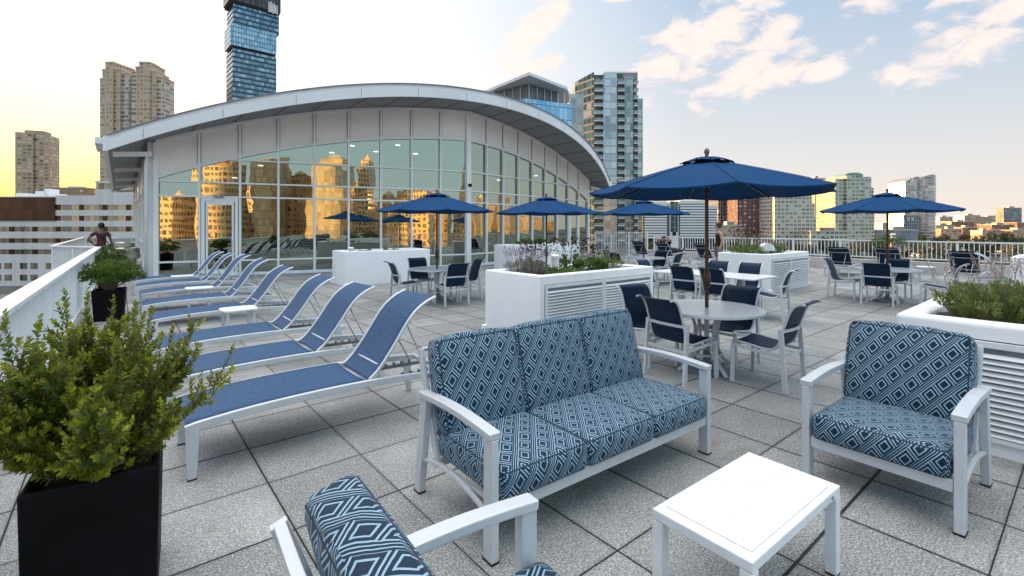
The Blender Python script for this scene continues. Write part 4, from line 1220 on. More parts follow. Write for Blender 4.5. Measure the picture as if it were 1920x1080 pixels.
# the boxwood in the foreground
def boxwood():
    r = random.Random(21)
    t = black_pot('boxwood_shrub', 'large ragged green boxwood in a tall black square pot in the lower left', -.066, 2.86, R(-5), .45, .43, .60)
    lv = Leaves(); br = MB(); c0 = Vector((0, 0, .545))
    def sprig(p, d, ln, yel, dens=1.):
        d = d.normalized(); n = max(3, int(ln/.0105*dens)); q = Vector(p); ph = r.uniform(0, 6.28)
        pts = [q.copy()]
        for i in range(n):
            f = i/n; d = (d + Vector((0,0,.035)) + rv(r)*.05).normalized(); q = q + d*(ln/n)
            pts.append(q.copy())
            ref = d.cross(Vector((.31,.2,.9))).normalized(); ref2 = d.cross(ref)
            for s in (0, math.pi):
                a = ph + i*1.57 + s; o = ref*math.cos(a)+ref2*math.sin(a)
                ld = (o*.85 + d*(.45+.6*f)).normalized()
                sz = r.uniform(.85, 1.2)*(.0215 if f < .85 else .0165)
                young = (f > .72)*r.uniform(.2, .9)
                sz *= r.choice((.75, 1.0, 1.2, 1.45)); lv.leaf(q+o*.001, ld, d+rv(r)*.35, sz, sz*r.uniform(.52,.66), (r.uniform(0, 1), min(1, max(0, yel*r.uniform(.3,1.2) + young*.35 + (r.random() < .05)*.7))))
        br.tube(pts[::max(1, len(pts)//3)], .0016, 4, .0008, caps=False)
    # main stems
    tips = []
    for i in range(60):
        a = r.uniform(0, 2*math.pi); out = r.random()**.6
        el = 1.35 - .95*out + r.uniform(-.12, .12)
        ln = r.uniform(.34, .64)*(1.08 if el > .9 else .88)
        d = Vector((math.cos(a)*math.cos(el), math.sin(a)*math.cos(el), math.sin(el)))
        p = c0 + Vector((math.cos(a)*.10*r.random(), math.sin(a)*.10*r.random(), 0)); pts = [p.copy()]
        dd = d.copy()
        for j in range(7):
            dd = (dd + Vector((0,0,.10)) + rv(r)*.13).normalized(); p = p + dd*ln/7; pts.append(p.copy())
        br.tube(pts, .0075, 5, .002, caps=False)
        for j in range(2, 8):
            for q in range(r.randint(3, 5) + (j > 5)):
                b_ = pts[j-1].lerp(pts[j], r.random()); od = (dd*.55 + rv(r)*.75 + Vector((0,0,.38)) + Vector((math.cos(a), math.sin(a), 0))*.28)
                # the side by the loungers is open and bare low down
                if b_.x > .10 and b_.z < .86 and r.random() < .50:
                    br.tube([b_, b_+od.normalized()*r.uniform(.05,.13)], .0013, 4, .0007, caps=False); continue
                sprig(b_, od, r.uniform(.085, .17), .12 + .45*(b_.z < .82)*(r.random() < .55) + .25*(r.random() < .12))
        sprig(pts[-1], dd + Vector((0,0,.5)), r.uniform(.10, .22), .15)
    # low skirt over the rim
    for i in range(70):
        a = r.uniform(0, 2*math.pi); p = c0 + Vector((math.cos(a)*r.uniform(.12,.26), math.sin(a)*r.uniform(.12,.26), r.uniform(.06,.16)))
        sprig(p, Vector((math.cos(a), math.sin(a), r.uniform(-.1,.5))), r.uniform(.07,.14), .5*r.random())
    # two long stray shoots reaching to the right
    for (dx, dy, dz, ln) in ((.52, -.22, .22, .46), (.50, .05, .62, .50), (.45, .15, .35, .42)):
        d = Vector((dx, dy, dz)).normalized(); p = c0+Vector((.1,0,.08)); pts = [p+d*ln*k/5+Vector((0,0,.02*k*k/5)) for k in range(6)]
        br.tube(pts, .004, 5, .0015, caps=False)
        for k in range(2, 6):
            for q in range(3): sprig(pts[k], d+rv(r)*.8+Vector((0,0,.2)), r.uniform(.05,.11), .45*r.random())
    for o in (br.build('branches', MT['twig'], t, smooth=True, uv=False), lv.build('foliage', 'boxwood', t)): o.scale = (.86, .92, 1.0); o.location.x = -.015
boxwood()
def topiary(label, x, y, n, rad, hh, top, h, seed):
    r = random.Random(seed)
    t = black_pot('potted_shrub', label, x, y, R(-4), top, top*.86, h)
    lv = Leaves(); br = MB()
    pads = []
    for i in range(34):
        a = r.uniform(0, 6.28); q = math.sqrt(r.random())
        pads.append((Vector((math.cos(a)*q*rad*.82, math.sin(a)*q*rad*.82, h+.05+hh*(.15+.75*r.random())*(1-.45*q*q))), r.uniform(.13, .22)*rad/.5))
    for c, pr in pads:
        br.tube([(0,0,h-.08), (c.x*.4, c.y*.4, h+.06), c], .008, 5, .003, caps=False)
        for k in range(n//34):
            v = rv(r); v.z = abs(v.z)*.9-.2; p = c + Vector((v.x*pr, v.y*pr, v.z*pr*.8))*r.uniform(.6,1.1)
            d = (v + Vector((0,0,.5))+rv(r)*.4); sz = r.uniform(.026,.042)
            lv.leaf(p, d, rv(r), sz, sz*.55, (r.random(), max(0, v.z)*r.uniform(0,1)), True)
    br.build('branches', MT['twig'], t, smooth=True, uv=False); lv.build('foliage', 'boxwood2', t)
topiary('bushy green shrub in a black pot by the left railing, nearer of two', -.13, 11.1, 9500, .50, .42, .46, .54, 4)
topiary('rounded dark green shrub in a black pot right behind another by the left railing', -.22, 16.0, 4200, .42, .50, .40, .62, 5)
topiary('round green shrub in a pot standing by the right-hand railing behind the parasol pole', 21.15, 4.75, 3000, .50, .55, .42, .80, 6)

def shrub(name, label, x, y, z, w, d, h, n, ln, wd, mat, seed, up=.9, spikes=0, spikemat=None, spread=.5, heads=0, simple_=True, spikeh=.3):
    r = random.Random(seed); t = thing(name, label, 'plant', (x, y, z)); lv = Leaves(); br = MB(); stems = []
    k_ = max(10, n//60)
    for i in range(k_):
        a = r.uniform(0, 6.28); q = math.sqrt(r.random())
        b = Vector((math.cos(a)*q*w*.30, math.sin(a)*q*d*.30, -.01))
        tip = Vector((math.cos(a)*q*w*.5, math.sin(a)*q*d*.5, h*(1-.45*q*q)*r.uniform(.6,1.05)))
        mid = b.lerp(tip, .5)+Vector((0,0,h*.08)); pts = [b, mid, tip]
        br.tube(pts, .0028, 4, .001, caps=False); stems.append(tip)
        for j in range(n//k_):
            f = r.random()**.7; p = interp(pts, f); dd = (tip-b).normalized()*up + rv(r)*spread + Vector((0,0,.2))
            sz = ln*r.uniform(.7,1.3); lv.leaf(p+rv(r)*.02, dd, rv(r), sz, wd*r.uniform(.8,1.2), (r.random(), f*r.uniform(0,.8)), simple_)
    br.build('stems', MT['twig'], t, smooth=True, uv=False); lv.build('foliage', mat, t)
    if spikes:
        sp = Leaves(); sb = MB()
        for i in range(spikes):
            a = r.uniform(0, 6.28); q = math.sqrt(r.random()); b = Vector((math.cos(a)*q*w*.42, math.sin(a)*q*d*.42, h*.5))
            dd = (Vector((math.cos(a)*q*.35, math.sin(a)*q*.35, 1))+rv(r)*.12).normalized(); L_ = h*.5+spikeh*r.uniform(.5,1.1)
            e = b+dd*L_; sb.tube([b, e], .0014, 3, .001, caps=False)
            if heads:
                for q_ in range(16):
                    v = rv(r); sp.leaf(e, v, rv(r), .026, .016, (r.random(), 0), True)
                if r.random() < .5:
                    for q_ in range(3): sp.leaf(b.lerp(e, r.uniform(.3,.9)), rv(r)+Vector((0,0,.3)), rv(r), .06, .022, (r.random(), r.random()*.4), True)
            else:
                for q_ in range(14):
                    f = 1-q_/14*.42; sp.leaf(b.lerp(e, f), rv(r)+dd*.8, rv(r), .020, .009, (r.random(), r.random()), True)
        sb.build('stalks', MT['twig'], t, uv=False); sp.build('flower_spikes', spikemat, t)
    return t
Z = .875
shrub('lavender', 'grey lavender with faded purple spikes in the box behind the sofa', 4.98, 5.75, Z, .72, .85, .27, 3600, .050, .0055, 'lavender', 1, spikes=110, spikemat='purple', spikeh=.22)
shrub('coneflower', 'brown seedheads on green stems left of the lamp behind the sofa', 5.38, 5.95, Z, .42, .5, .26, 600, .055, .022, 'bright', 2, spikes=26, spikemat='seedhead', heads=1, spikeh=.24, spread=.9)
shrub('coneflower', 'dense clump of brown seedheads right of the lamp in the box behind the sofa', 5.98, 5.75, Z, .62, .6, .30, 1100, .055, .022, 'bright', 3, spikes=52, spikemat='seedhead', heads=1, spikeh=.27, spread=.9)
shrub('groundcover_plant', 'low bright green leaves at the front rim of the box behind the sofa', 5.45, 5.42, Z, 1.1, .55, .10, 1800, .045, .020, 'bright', 5, spread=1.)
shrub('coneflower', 'sparser seedheads towards the right end of the box behind the sofa', 6.45, 5.65, Z, .45, .5, .24, 700, .055, .022, 'bright', 4, spikes=24, spikemat='seedhead', heads=1, spikeh=.20, spread=.9)
shrub('rosemary', 'feathery green rosemary at the right end of the box behind the sofa', 6.72, 5.6, Z, .62, .8, .26, 3000, .045, .006, 'rosemary', 6, spikes=20, spikemat='dry', spikeh=.14)
shrub('rosemary', 'green rosemary bush left of the dome lamp in the middle-distance box', 12.85, 5.95, Z, .95, .9, .30, 3200, .06, .008, 'rosemary', 7)
shrub('rosemary', 'green rosemary bush right of the dome lamp in the middle-distance box', 14.05, 5.85, Z, 1.15, .9, .34, 3600, .06, .008, 'rosemary', 8)
shrub('coneflower', 'red-brown seedheads rising at the back of the middle-distance box', 13.45, 6.2, Z, 1.3, .4, .38, 700, .06, .02, 'rosemary', 9, spikes=60, spikemat='seedhead', heads=1, spikeh=.38)
shrub('groundcover_plant', 'low tuft of leaves in the plain white box by the glass wall', 6.1, 13.6, Z, 1.6, .5, .10, 700, .05, .02, 'bright', 15, spread=1.)
shrub('groundcover_plant', 'dark leafy clump in the box against the right half of the glass wall', 12.2, 13.6, Z+.02, 2.2, .6, .30, 1500, .07, .03, 'boxwood2', 16, spread=1.)
shrub('feathery_plant', 'yellow-green feathery shrub at the near corner of the right-hand planter box', 5.42, .52, Z, .84, .80, .34, 7000, .040, .0105, 'rosemary', 10, spikes=34, spikemat='dry', spikeh=.24)
shrub('feathery_plant', 'feathery shrub with dry spikes cut off by the right edge of the picture', 5.62, -.12, Z, .76, .80, .36, 6600, .040, .0105, 'rosemary', 11, spikes=44, spikemat='dry', spikeh=.22)
shrub('feathery_plant', 'dull green shrub at the back of the right-hand planter box', 5.95, .35, Z, .6, .9, .32, 3600, .040, .0105, 'rosemary', 12, spikes=26, spikemat='dry', spikeh=.24)
shrub('rosemary', 'dark green shrub in the white box at the far right edge', 16.5, .3, Z, 1.3, 1.7, .42, 3600, .07, .010, 'boxwood2', 13)

# roof fan on the walkway
t = thing('roof_fan', 'round grey metal roof exhaust fan at the end of the left walkway', 'exhaust fan', (.20, 25.5, 0))
MB().b2(-.50,-.50,0,.50,.50,.16).build('curb', MT['white_metal'], t, bevel=.02)
MB().lathe([(.36,.16),(.36,.28),(.46,.30),(.48,.34),(.48,.74),(.44,.78),(.30,.78)], 32).build('housing', MT['brushed'], t, smooth=True, angle=35)
MB().lathe([(.30,.78),(.33,.80),(.33,.96),(.29,1.0),(.001,1.0)], 32).build('motor_cap', MT['brushed'], t, smooth=True, angle=35)
f = MB()
for k in range(12):
    a = R(30*k); f.box(math.cos(a)*.483, math.sin(a)*.483, .54, .012, .03, .38, a)
f.build('rib', MT['brushed'], t)
t = thing('air_unit', 'low white rooftop air unit at the end of the left walkway', 'air conditioner', (.35, 36.5, 0))
MB().b2(-.9,-.5,0,.9,.5,1.0).build('cabinet', MT['white_metal'], t, bevel=.03)
f = MB()
for k in range(9): f.b2(-.8,-.52,.15+k*.09,.8,-.505,.19+k*.09)
f.build('grille', MT['silver_dark'], t)

# ================================================================ PEOPLE
def skin_mesh(name, J, E_, mat, parent, root, sub=2):
    """J: name -> (x,y,z,radius) or (x,y,z,rx,ry); E_: pairs of joint names"""
    names = list(J); idx = {n: i for i, n in enumerate(names)}
    me = bpy.data.meshes.new(name); me.from_pydata([J[n][:3] for n in names], [(idx[a], idx[b]) for a, b in E_], [])
    me.update(); me.materials.append(MT[mat]); o = bpy.data.objects.new(name, me); COL.objects.link(o); o.parent = parent
    sk = o.modifiers.new('skin', 'SKIN'); sk.use_smooth_shade = True; sk.branch_smoothing = .5
    if not me.skin_vertices: me.attributes.new('skin', 'FLOAT', 'POINT')
    lay = me.skin_vertices[0].data if me.skin_vertices else []
    for n in names:
        j = J[n]; lay[idx[n]].radius = (j[3], j[4] if len(j) > 4 else j[3]); lay[idx[n]].use_root = (n == root)
    sb = o.modifiers.new('sub', 'SUBSURF'); sb.levels = sub; sb.render_levels = sub
    return o
def person(label, loc, rz, pose, skin='skin_light', top='shirt', sleeves=True, bottom='black_cloth', long_legs=False, scale=1.):
    """stands facing local -y; pose gives the elbows, hands, knees and feet"""
    t = thing('person', label, 'person', loc, rz); t.scale = (scale,)*3
    P = dict(pelvis=(0,.0,.95,.13,.10), belly=(0,.0,1.08,.125,.09), chest=(0,.0,1.28,.155,.105), upch=(0,.005,1.40,.12,.085), neck=(0,.0,1.50,.052,.055),
             jaw=(0,-.020,1.575,.060,.070), head=(0,-.012,1.655,.076,.092), crown=(0,.0,1.725,.058,.070))
    for s, n in ((-1, 'L'), (1, 'R')):
        P['sh'+n] = (s*.175, .01, 1.415, .058); P['hip'+n] = (s*.09, 0, .90, .095)
        P.update({k+n: v for k, v in pose[n].items()})
    if 'shift' in pose:
        pose['shift'](P)
    E_ = [('pelvis','belly'),('belly','chest'),('chest','upch'),('upch','neck'),('neck','jaw'),('jaw','head'),('head','crown')]
    for n in 'LR':
        E_ += [('upch','sh'+n),('sh'+n,'el'+n),('el'+n,'wr'+n),('pelvis','hip'+n),('hip'+n,'kn'+n),('kn'+n,'an'+n),('an'+n,'toe'+n)]
        w = Vector(P['wr'+n][:3]); e = Vector(P['el'+n][:3]); d = (w-e).normalized()
        q = d.cross(Vector((0,1,0))); q = q.normalized() if q.length > .1 else Vector((1,0,0))
        q2 = d.cross(q)
        pm = w+d*.055; P['pa'+n] = (*pm, .030, .018); E_.append(('wr'+n, 'pa'+n))
        for k, (off, ln) in enumerate(((-.026,.060),(-.009,.070),(.009,.066),(.026,.052))):
            a = pm+d*.03+q*off*.9; b = a+d*ln*.5+q2*.008; c = a+d*ln+q2*.022
            P['f%d%s'%(k,n)] = (*a, .0095); P['g%d%s'%(k,n)] = (*b, .0085); P['h%d%s'%(k,n)] = (*c, .0075)
            E_ += [('pa'+n, 'f%d%s'%(k,n)), ('f%d%s'%(k,n), 'g%d%s'%(k,n)), ('g%d%s'%(k,n), 'h%d%s'%(k,n))]
        a = w+d*.035-q*.034; c = a+d*.045-q*.018; P['t'+n] = (*a, .011); P['u'+n] = (*c, .009); E_ += [('pa'+n, 't'+n), ('t'+n, 'u'+n)]
    skin_mesh('body', P, E_, skin, t, 'pelvis')
    # clothes follow the body a little outside it
    def grow(names, g, extra=None):
        D = {n: (*P[n][:3], *(r_+g for r_ in P[n][3:])) for n in names}
        if extra: D.update(extra)
        return D
    def along(a, b, f, rad): return (*Vector(P[a][:3]).lerp(Vector(P[b][:3]), f), rad)
    S = grow(['belly','chest','upch','shL','shR'], .016); S['waist'] = (*Vector(P['pelvis'][:3]).lerp(Vector(P['belly'][:3]), .35), .142, .112)
    S['neckb'] = (*Vector(P['upch'][:3]).lerp(Vector(P['neck'][:3]), .72), .066)
    ES = [('waist','belly'),('belly','chest'),('chest','upch'),('upch','shL'),('upch','shR'),('upch','neckb')]
    if sleeves:
        for n in 'LR': S['sl'+n] = along('sh'+n, 'el'+n, .62, .062); ES.append(('sh'+n, 'sl'+n))
    else:
        for n in 'LR': S['sh'+n] = along('upch', 'sh'+n, .70, .060)
    skin_mesh('shirt', S, ES, top, t, 'belly')
    B_ = grow(['pelvis','hipL','hipR'], .018); B_['wb'] = (*Vector(P['pelvis'][:3]).lerp(Vector(P['belly'][:3]), .5), .140, .110); EB = [('wb','pelvis'),('pelvis','hipL'),('pelvis','hipR')]
    for n in 'LR':
        if long_legs:
            B_['k'+n] = along('hip'+n, 'kn'+n, 1, .078); B_['a'+n] = along('kn'+n, 'an'+n, .92, .060); EB += [('hip'+n,'k'+n),('k'+n,'a'+n)]
        else:
            B_['k'+n] = along('hip'+n, 'kn'+n, .86, .100); EB.append(('hip'+n,'k'+n))
    skin_mesh('trousers' if long_legs else 'shorts', B_, EB, bottom, t, 'pelvis')
    for n in 'LR':
        skin_mesh('shoe', {'a': (*Vector(P['an'+n][:3]).lerp(Vector(P['toe'+n][:3]), -.12), .050), 'b': (*Vector(P['an'+n][:3]).lerp(Vector(P['toe'+n][:3]), .5), .048), 'c': (*P['toe'+n][:3], .042)}, [('a','b'),('b','c')], 'shoe', t, 'b')
    h = Vector(P['head'][:3]); c = Vector(P['crown'][:3]); up = (c-h).normalized()
    fwd = Vector(P.get('face', (0,-1,0))[:3]) if 'face' in pose else Vector((0,-1,0))
    mb = MB(); mb.lathe([(.001,.125),(.05,.115),(.082,.075),(.096,.02),(.094,-.03),(.070,-.065)], 20, cap=False)
    M_ = Matrix.Translation(h + up*.005 - fwd*.018) @ up.to_track_quat('Z', 'Y').to_matrix().to_4x4()
    # a fringe line: the hair stays off the face
    mb.v = [tuple(M_ @ Vector((v[0], v[1]*1.12, v[2]))) for v in mb.v]
    keep = [f for f in mb.f if not all(((Vector(mb.v[i])-h).dot(fwd) > .035 and (Vector(mb.v[i])-h).dot(up) < .055) for i in f)]
    mb.f = keep; mb.build('hair', MT['hair'], t, smooth=True)
    for s in (-1, 1):
        e = h + Vector((s*.078, 0, 0)) if 'shift' not in pose else h + fwd.cross(up)*s*.078
        MB().lathe([(.001,-.03),(.012,-.02),(.016,.0),(.014,.02),(.001,.03)], 8, tuple(e)).build('ear', MT[skin], t, smooth=True)
    sd_ = fwd.cross(up).normalized(); fb = h - up*.012
    MB().tube([fb+fwd*.080+up*.012, fb+fwd*.102-up*.028, fb+fwd*.085-up*.036], [.007,.013,.006], 6).build('nose', MT[skin], t, smooth=True)
    for s in (-1, 1):
        MB().lathe([(.001,-.009),(.009,-.003),(.009,.003),(.001,.009)], 8, tuple(fb+fwd*.086+sd_*s*.03+up*.010)).build('eye', MT['hair'], t, smooth=True)
    MB().tube([fb+fwd*.086-up*.055-sd_*.022, fb+fwd*.092-up*.056, fb+fwd*.086-up*.055+sd_*.022], .0045, 5).build('mouth', MT['shirt'], t, smooth=True)
    return t, P
# man seen from behind on the left walkway, left hand on his hip, strap across his back
legs_ = lambda s, dx=0, fx=0: {'kn': (s*.11+fx, -.01, .50, .062), 'an': (s*.12+fx, .02, .09, .042), 'toe': (s*.135+fx, -.13, .045, .036)}
x, y = at(190, 17.0)
m1, P_ = person('man in a maroon T-shirt seen from behind at the left railing, hand on hip', (x, y, 0), R(176),
    {'R': {**legs_(1), 'el': (.36, .08, 1.20, .042), 'wr': (.21, -.03, 1.02, .030)},
     'L': {**legs_(-1), 'el': (-.27, .02, 1.13, .042), 'wr': (-.30, -.07, .90, .030)}}, 'skin_dark', 'shirt', True, 'black_cloth', True)
MB().tube([(-.20,.05,1.05),(-.08,.125,1.20),(.06,.14,1.34),(.14,.09,1.45),(.12,-.02,1.47)], .014, 6).build('shoulder_strap', MT['black_cloth'], m1, smooth=True)
MB().b2(-.33,-.02,.86,-.17,.10,1.02).build('shoulder_bag', MT['black_cloth'], m1, bevel=.03)
# man at the right-hand railing in a sleeveless top, facing left
x, y = at(1347, 16.9)
person('man in a black sleeveless top and grey shorts standing side-on near the right railing', (x, y, 0), R(226),
    {'L': {**legs_(-1, fx=0), 'el': (-.24, .03, 1.14, .046), 'wr': (-.24, -.05, .90, .032)},
     'R': {**legs_(1), 'el': (.24, .05, 1.14, .046), 'wr': (.25, -.01, .90, .032)}}, 'skin_light', 'black_cloth', False, 'grey_cloth', False)
# person lying on a lounger: same body, bent at the hips to follow the raised back
def lie(P):
    ca, sa = math.cos(R(52)), math.sin(R(52))
    for k, v in list(P.items()):
        z = v[2]-.95; yy = v[1]
        if k in ('pelvis',): continue
        if k[:2] in ('kn', 'an', 'to', 'hi'): continue
        # torso: rises backwards (+y) along the raised back
        P[k] = (v[0], yy*sa + z*ca, .95 + z*sa - yy*ca*.3) + tuple(v[3:])
    for n, s in (('L', -1), ('R', 1)):
        P['hip'+n] = (s*.09, -.05, .955, .092); P['kn'+n] = (s*.10, -.46, 1.04 if s > 0 else .97, .060)
        P['an'+n] = (s*.10, -.88, .96, .042); P['toe'+n] = (s*.12, -.95, 1.08, .034)
po = {n: {'kn': (0,0,0,.06), 'an': (0,0,0,.04), 'toe': (0,0,0,.03), 'el': (s*.34, .02, 1.62, .042), 'wr': (s*.12, .12, 1.66, .030)} for n, s in (('L', -1), ('R', 1))}
po['shift'] = lie
person('person in dark clothes lying on a lounger, hands behind the head', (18.62, 11.9, -.40), R(90), po, 'skin_light', 'black_cloth', True, 'black_cloth', True)

# ================================================================ CITY
def bthing(name, label, px0, px1, d, rot=None, cat='building', group=None, dep=None):
    x, y = at((px0+px1)/2, d); w = (px1-px0)*d/902
    t = thing(name, label, cat, (x, y, GZ), VIEW if rot is None else VIEW+R(rot), group)
    return t, w
def blk(t, name, mat, x0, x1, y0, y1, z0, z1, **k):
    """z given as world heights"""
    return MB().b2(x0, y0, z0-GZ, x1, y1, z1-GZ).build(name, mat, t, **k)

# -- office block on the left: white bands and strip windows, all real relief
D0 = 150
t, w = bthing('office_block', 'wide pale office block with rows of strip windows across the left', -260, 262, D0)
MT['off_glass'] = facade('office_glass', (.25,.24,.22), (.10,.11,.10), (.32,.33,.28), 40, 1.45, .06, .97, 0, 1, metal=.8, grough=.08, blind=.35, blindc=(.42,.38,.25))
MT['off_white'] = facade('office_spandrel', (.60,.56,.57), (.55,.52,.53), (.66,.62,.62), 40, 1.6, .02, .98, 0, 1, metal=0, grough=.7, blind=0)
MT['off_dark'] = facade('brown_glass', (.06,.03,.015), (.035,.016,.008), (.075,.035,.015), 3.4, 1.45, .03, .97, .03, .97, metal=.55, grough=.12, blind=0)
def X_(px): return (px-1)*D0/902 - 0
def Yp(py): return hgt(py, D0)
x0, x1 = -w/2, w/2
def lx(px): return (px-(-260+262)/2)*D0/902
rows = [(371.5,383.7),(394,404.5),(414,424.8),(434.3,446.7),(455.6,467.5)]   # white bands (top, bottom) as seen
wins = [(383.7,394),(404.5,414),(424.8,434.3),(446.7,455.6),(467.5,477)]
for i, (a, b) in enumerate(rows):
    blk(t, 'spandrel_band', MT['off_white'], x0, x1, -.0, 30, Yp(b), Yp(a))
for i, (a, b) in enumerate(wins):
    o = blk(t, 'window_band', MT['off_glass'], x0+.3, x1-.3, .35, 29, Yp(b)+.0, Yp(a)-.0)
    f = MB(); xx = x0+2
    while xx < x1-3:
        f.b2(xx, .18, Yp(b)-GZ+.01, xx+1.35, .345, Yp(a)-GZ-.01); xx += 7.3
    f.build('column_panels', MT['off_dark'], o)
blk(t, 'spandrel_band', MT['off_white'], x0, x1, -.0, 30, Yp(494), Yp(477))
blk(t, 'lower_wall', MT['off_white'], x0, x1, .02, 30, GZ, Yp(494)-.001)
for r_ in range(4):     # square windows of the lower floors
    for c_ in range(14):
        xx = lx(-60) + c_*3.25*(1) + (c_//2)*1.6
        if xx > x1-3 or r_*22+493 > 545: continue
        f = blk(t, 'window', MT['off_glass'], xx, xx+2.3, -.03, .01, Yp(504+r_*22), Yp(493+r_*22))
for (z0, z1, xa) in ((366.5, 371.4, 104),(355, 366.4, 178),(339, 343.5, 178)):
    blk(t, 'spandrel_band', MT['off_white'], lx(xa), x1-.02, .05, 28, Yp(z1), Yp(z0))
blk(t, 'window_band', MT['off_glass'], lx(178), x1-.3, .4, 27, Yp(355)+0, Yp(346.2))
blk(t, 'window_band', MT['off_glass'], lx(178), x1-.3, .4, 27, Yp(346)+0, Yp(343.5))
blk(t, 'glass_wing', MT['off_dark'], x0, lx(104), -.25, 20, Yp(413.8), Yp(370))
blk(t, 'roof_parapet', MT['off_white'], x0, lx(104), -.3, 20, Yp(369.9), Yp(368.3))
f = MB()
for (pa, pb, h_) in ((5,19,1.6),(42,62,2.2),(64,82,1.4),(60,66,3.0)): f.b2(lx(pa), 4, Yp(370)-GZ, lx(pb), 8, Yp(370)-GZ+h_)
f.build('roof_plant', MT['white_metal'], t)

# -- generic helpers for the towers
def slab(t, name, mat, w, dpt, ztop, x=0, y=0, z0=GZ, **k):
    return blk(t, name, mat, x-w/2, x+w/2, y, y+dpt, z0, ztop, **k)
F_tan = facade('tan_balcony_facade', (.44,.33,.23), (.10,.09,.08), (.30,.28,.24), 3.1, 3.4, .12, .88, .28, .86, metal=.5, grough=.2, blind=.3, blindc=(.45,.38,.30))
D1 = 420
t, w = bthing('apartment_tower', 'brown slab tower catching the low sun, standing alone at the far left', 36, 84, D1, rot=22)
slab(t, 'left_face', F_tan, w*.52, 22, hgt(249, D1), -w*.24); slab(t, 'right_face', F_tan, w*.46, 17, hgt(251, D1), w*.26, 3)
slab(t, 'crown', simple('tan_crown', (.34,.27,.2), .8), w*.6, 12, hgt(247.5, D1)+2, 0, 4, z0=hgt(251, D1))
t, w = bthing('apartment_tower', 'sliver of a dark tower cut by the left edge', -120, -62, 430, rot=0)
slab(t, 'shaft', F_tan, w, 20, hgt(249, 430))
t, w = bthing('low_block', 'low sunlit block between the left tower and the twin towers', 98, 157, 380)
slab(t, 'block', facade('low_tan', (.30,.22,.12), (.12,.10,.08), (.3,.25,.2), 3.2, 4.2, .2, .8, .25, .8, metal=.4, blind=.2), w, 24, hgt(351.5, 380)); slab(t, 'stair_head', MT['panel'], w*.3, 8, hgt(348, 380), 1, 3, z0=hgt(351.5, 380))

# -- twin stepped towers
F_twin = facade('twin_masonry', (.54,.41,.30), (.10,.09,.09), (.28,.26,.24), 3.0, 2.6, .22, .78, .30, .80, metal=.45, grough=.2, blind=.35, blindc=(.50,.42,.34), mull=2)
F_twb = facade('twin_balconies', (.60,.50,.41), (.11,.10,.10), (.26,.27,.26), 3.0, 5.2, .05, .95, .38, .95, metal=.4, grough=.25, blind=.2)
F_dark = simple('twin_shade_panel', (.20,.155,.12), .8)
MT['cream'] = simple('cream_trim', (.50,.40,.31), .75, 0, .1, .2)
def twin(label, px0, px1, d, tops, rot):
    t, w = bthing('stepped_tower', label, px0, px1, d, rot=rot, group='twin stepped apartment towers')
    n = len(tops)
    for i, (fx, fw, py, dy, mt) in enumerate(tops):
        slab(t, 'bay', mt, w*fw, 18-dy*1.6, hgt(py, d), -w/2+w*(fx+fw/2), dy)
        slab(t, 'cornice', MT['cream'], w*fw+.6, 18-dy*1.6+.3, hgt(py, d)+.9, -w/2+w*(fx+fw/2), dy-.3, z0=hgt(py, d)+.004)
    return t, w
tw, w = twin('left one of the two stepped towers, rosy brown and slightly lower on its left wing', 171, 238, 360,
    [(0,.10,184,5,F_twb),(.10,.12,146,2.5,F_twb),(.22,.16,130,1.5,F_twin),(.38,.24,118,0,F_twin),(.62,.18,131,1.5,F_twin),(.80,.20,138,3,F_twb)], -8)
slab(tw, 'crown', MT['cream'], w*.20, 9, hgt(115, 360), w*.0, 5, z0=hgt(118, 360)+1)
tw, w = twin('right one of the two stepped towers, half hidden behind the curved roof', 238, 300, 350,
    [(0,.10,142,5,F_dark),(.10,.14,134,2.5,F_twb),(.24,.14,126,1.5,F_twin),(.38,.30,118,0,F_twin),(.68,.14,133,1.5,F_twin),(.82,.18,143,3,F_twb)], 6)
slab(tw, 'crown', MT['cream'], w*.26, 9, hgt(113.5, 350), w*.03, 4, z0=hgt(118, 350)+1)

# -- the tower of shifted glass blocks
DU = 300
F_ur = facade('banded_blue_glass', (.045,.06,.085), (.07,.14,.20), (.20,.30,.38), 3.1, 1.5, .03, .97, .36, .98, metal=.85, grough=.1, blind=.18, blindc=(.34,.42,.48))
F_ur2 = facade('pale_blue_glass', (.07,.12,.17), (.17,.30,.40), (.34,.48,.58), 3.1, 1.5, .07, .93, .12, .97, metal=.85, grough=.1, blind=.2, blindc=(.4,.5,.55))
t = thing('stacked_tower', 'tall blue glass tower of shifted stacked blocks rising behind the roof', 'building', (*at(436, DU), GZ), VIEW+R(42))
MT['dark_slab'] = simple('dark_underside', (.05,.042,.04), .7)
UW, UD = 25.5, 17
def ub(name, mat, sx, ex, sy, za, zb): return blk(t, name, mat, sx, UW+ex, sy, UD+sy, za, zb)
Hu = lambda py: hgt(py, DU)
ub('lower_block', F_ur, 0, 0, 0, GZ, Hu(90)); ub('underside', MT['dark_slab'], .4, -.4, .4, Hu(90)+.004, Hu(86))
ub('middle_block', F_ur2, -1.5, -.4, -1.8, Hu(86)+.004, Hu(46))
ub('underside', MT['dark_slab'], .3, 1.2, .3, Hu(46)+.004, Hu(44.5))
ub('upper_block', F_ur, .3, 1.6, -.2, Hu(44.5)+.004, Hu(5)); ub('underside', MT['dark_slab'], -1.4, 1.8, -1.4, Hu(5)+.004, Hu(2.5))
ub('top_block', facade('dark_grille', (.05,.05,.055), (.03,.03,.035), (.09,.09,.10), 6.5, 1.3, .1, .9, .05, .95, metal=.5, blind=0), -2.2, 2.0, -2.4, Hu(2.5)+.004, Hu(-70))
f = MB(); r = random.Random(5)   # only the lowest strokes of the white sign on the dark block are in the picture
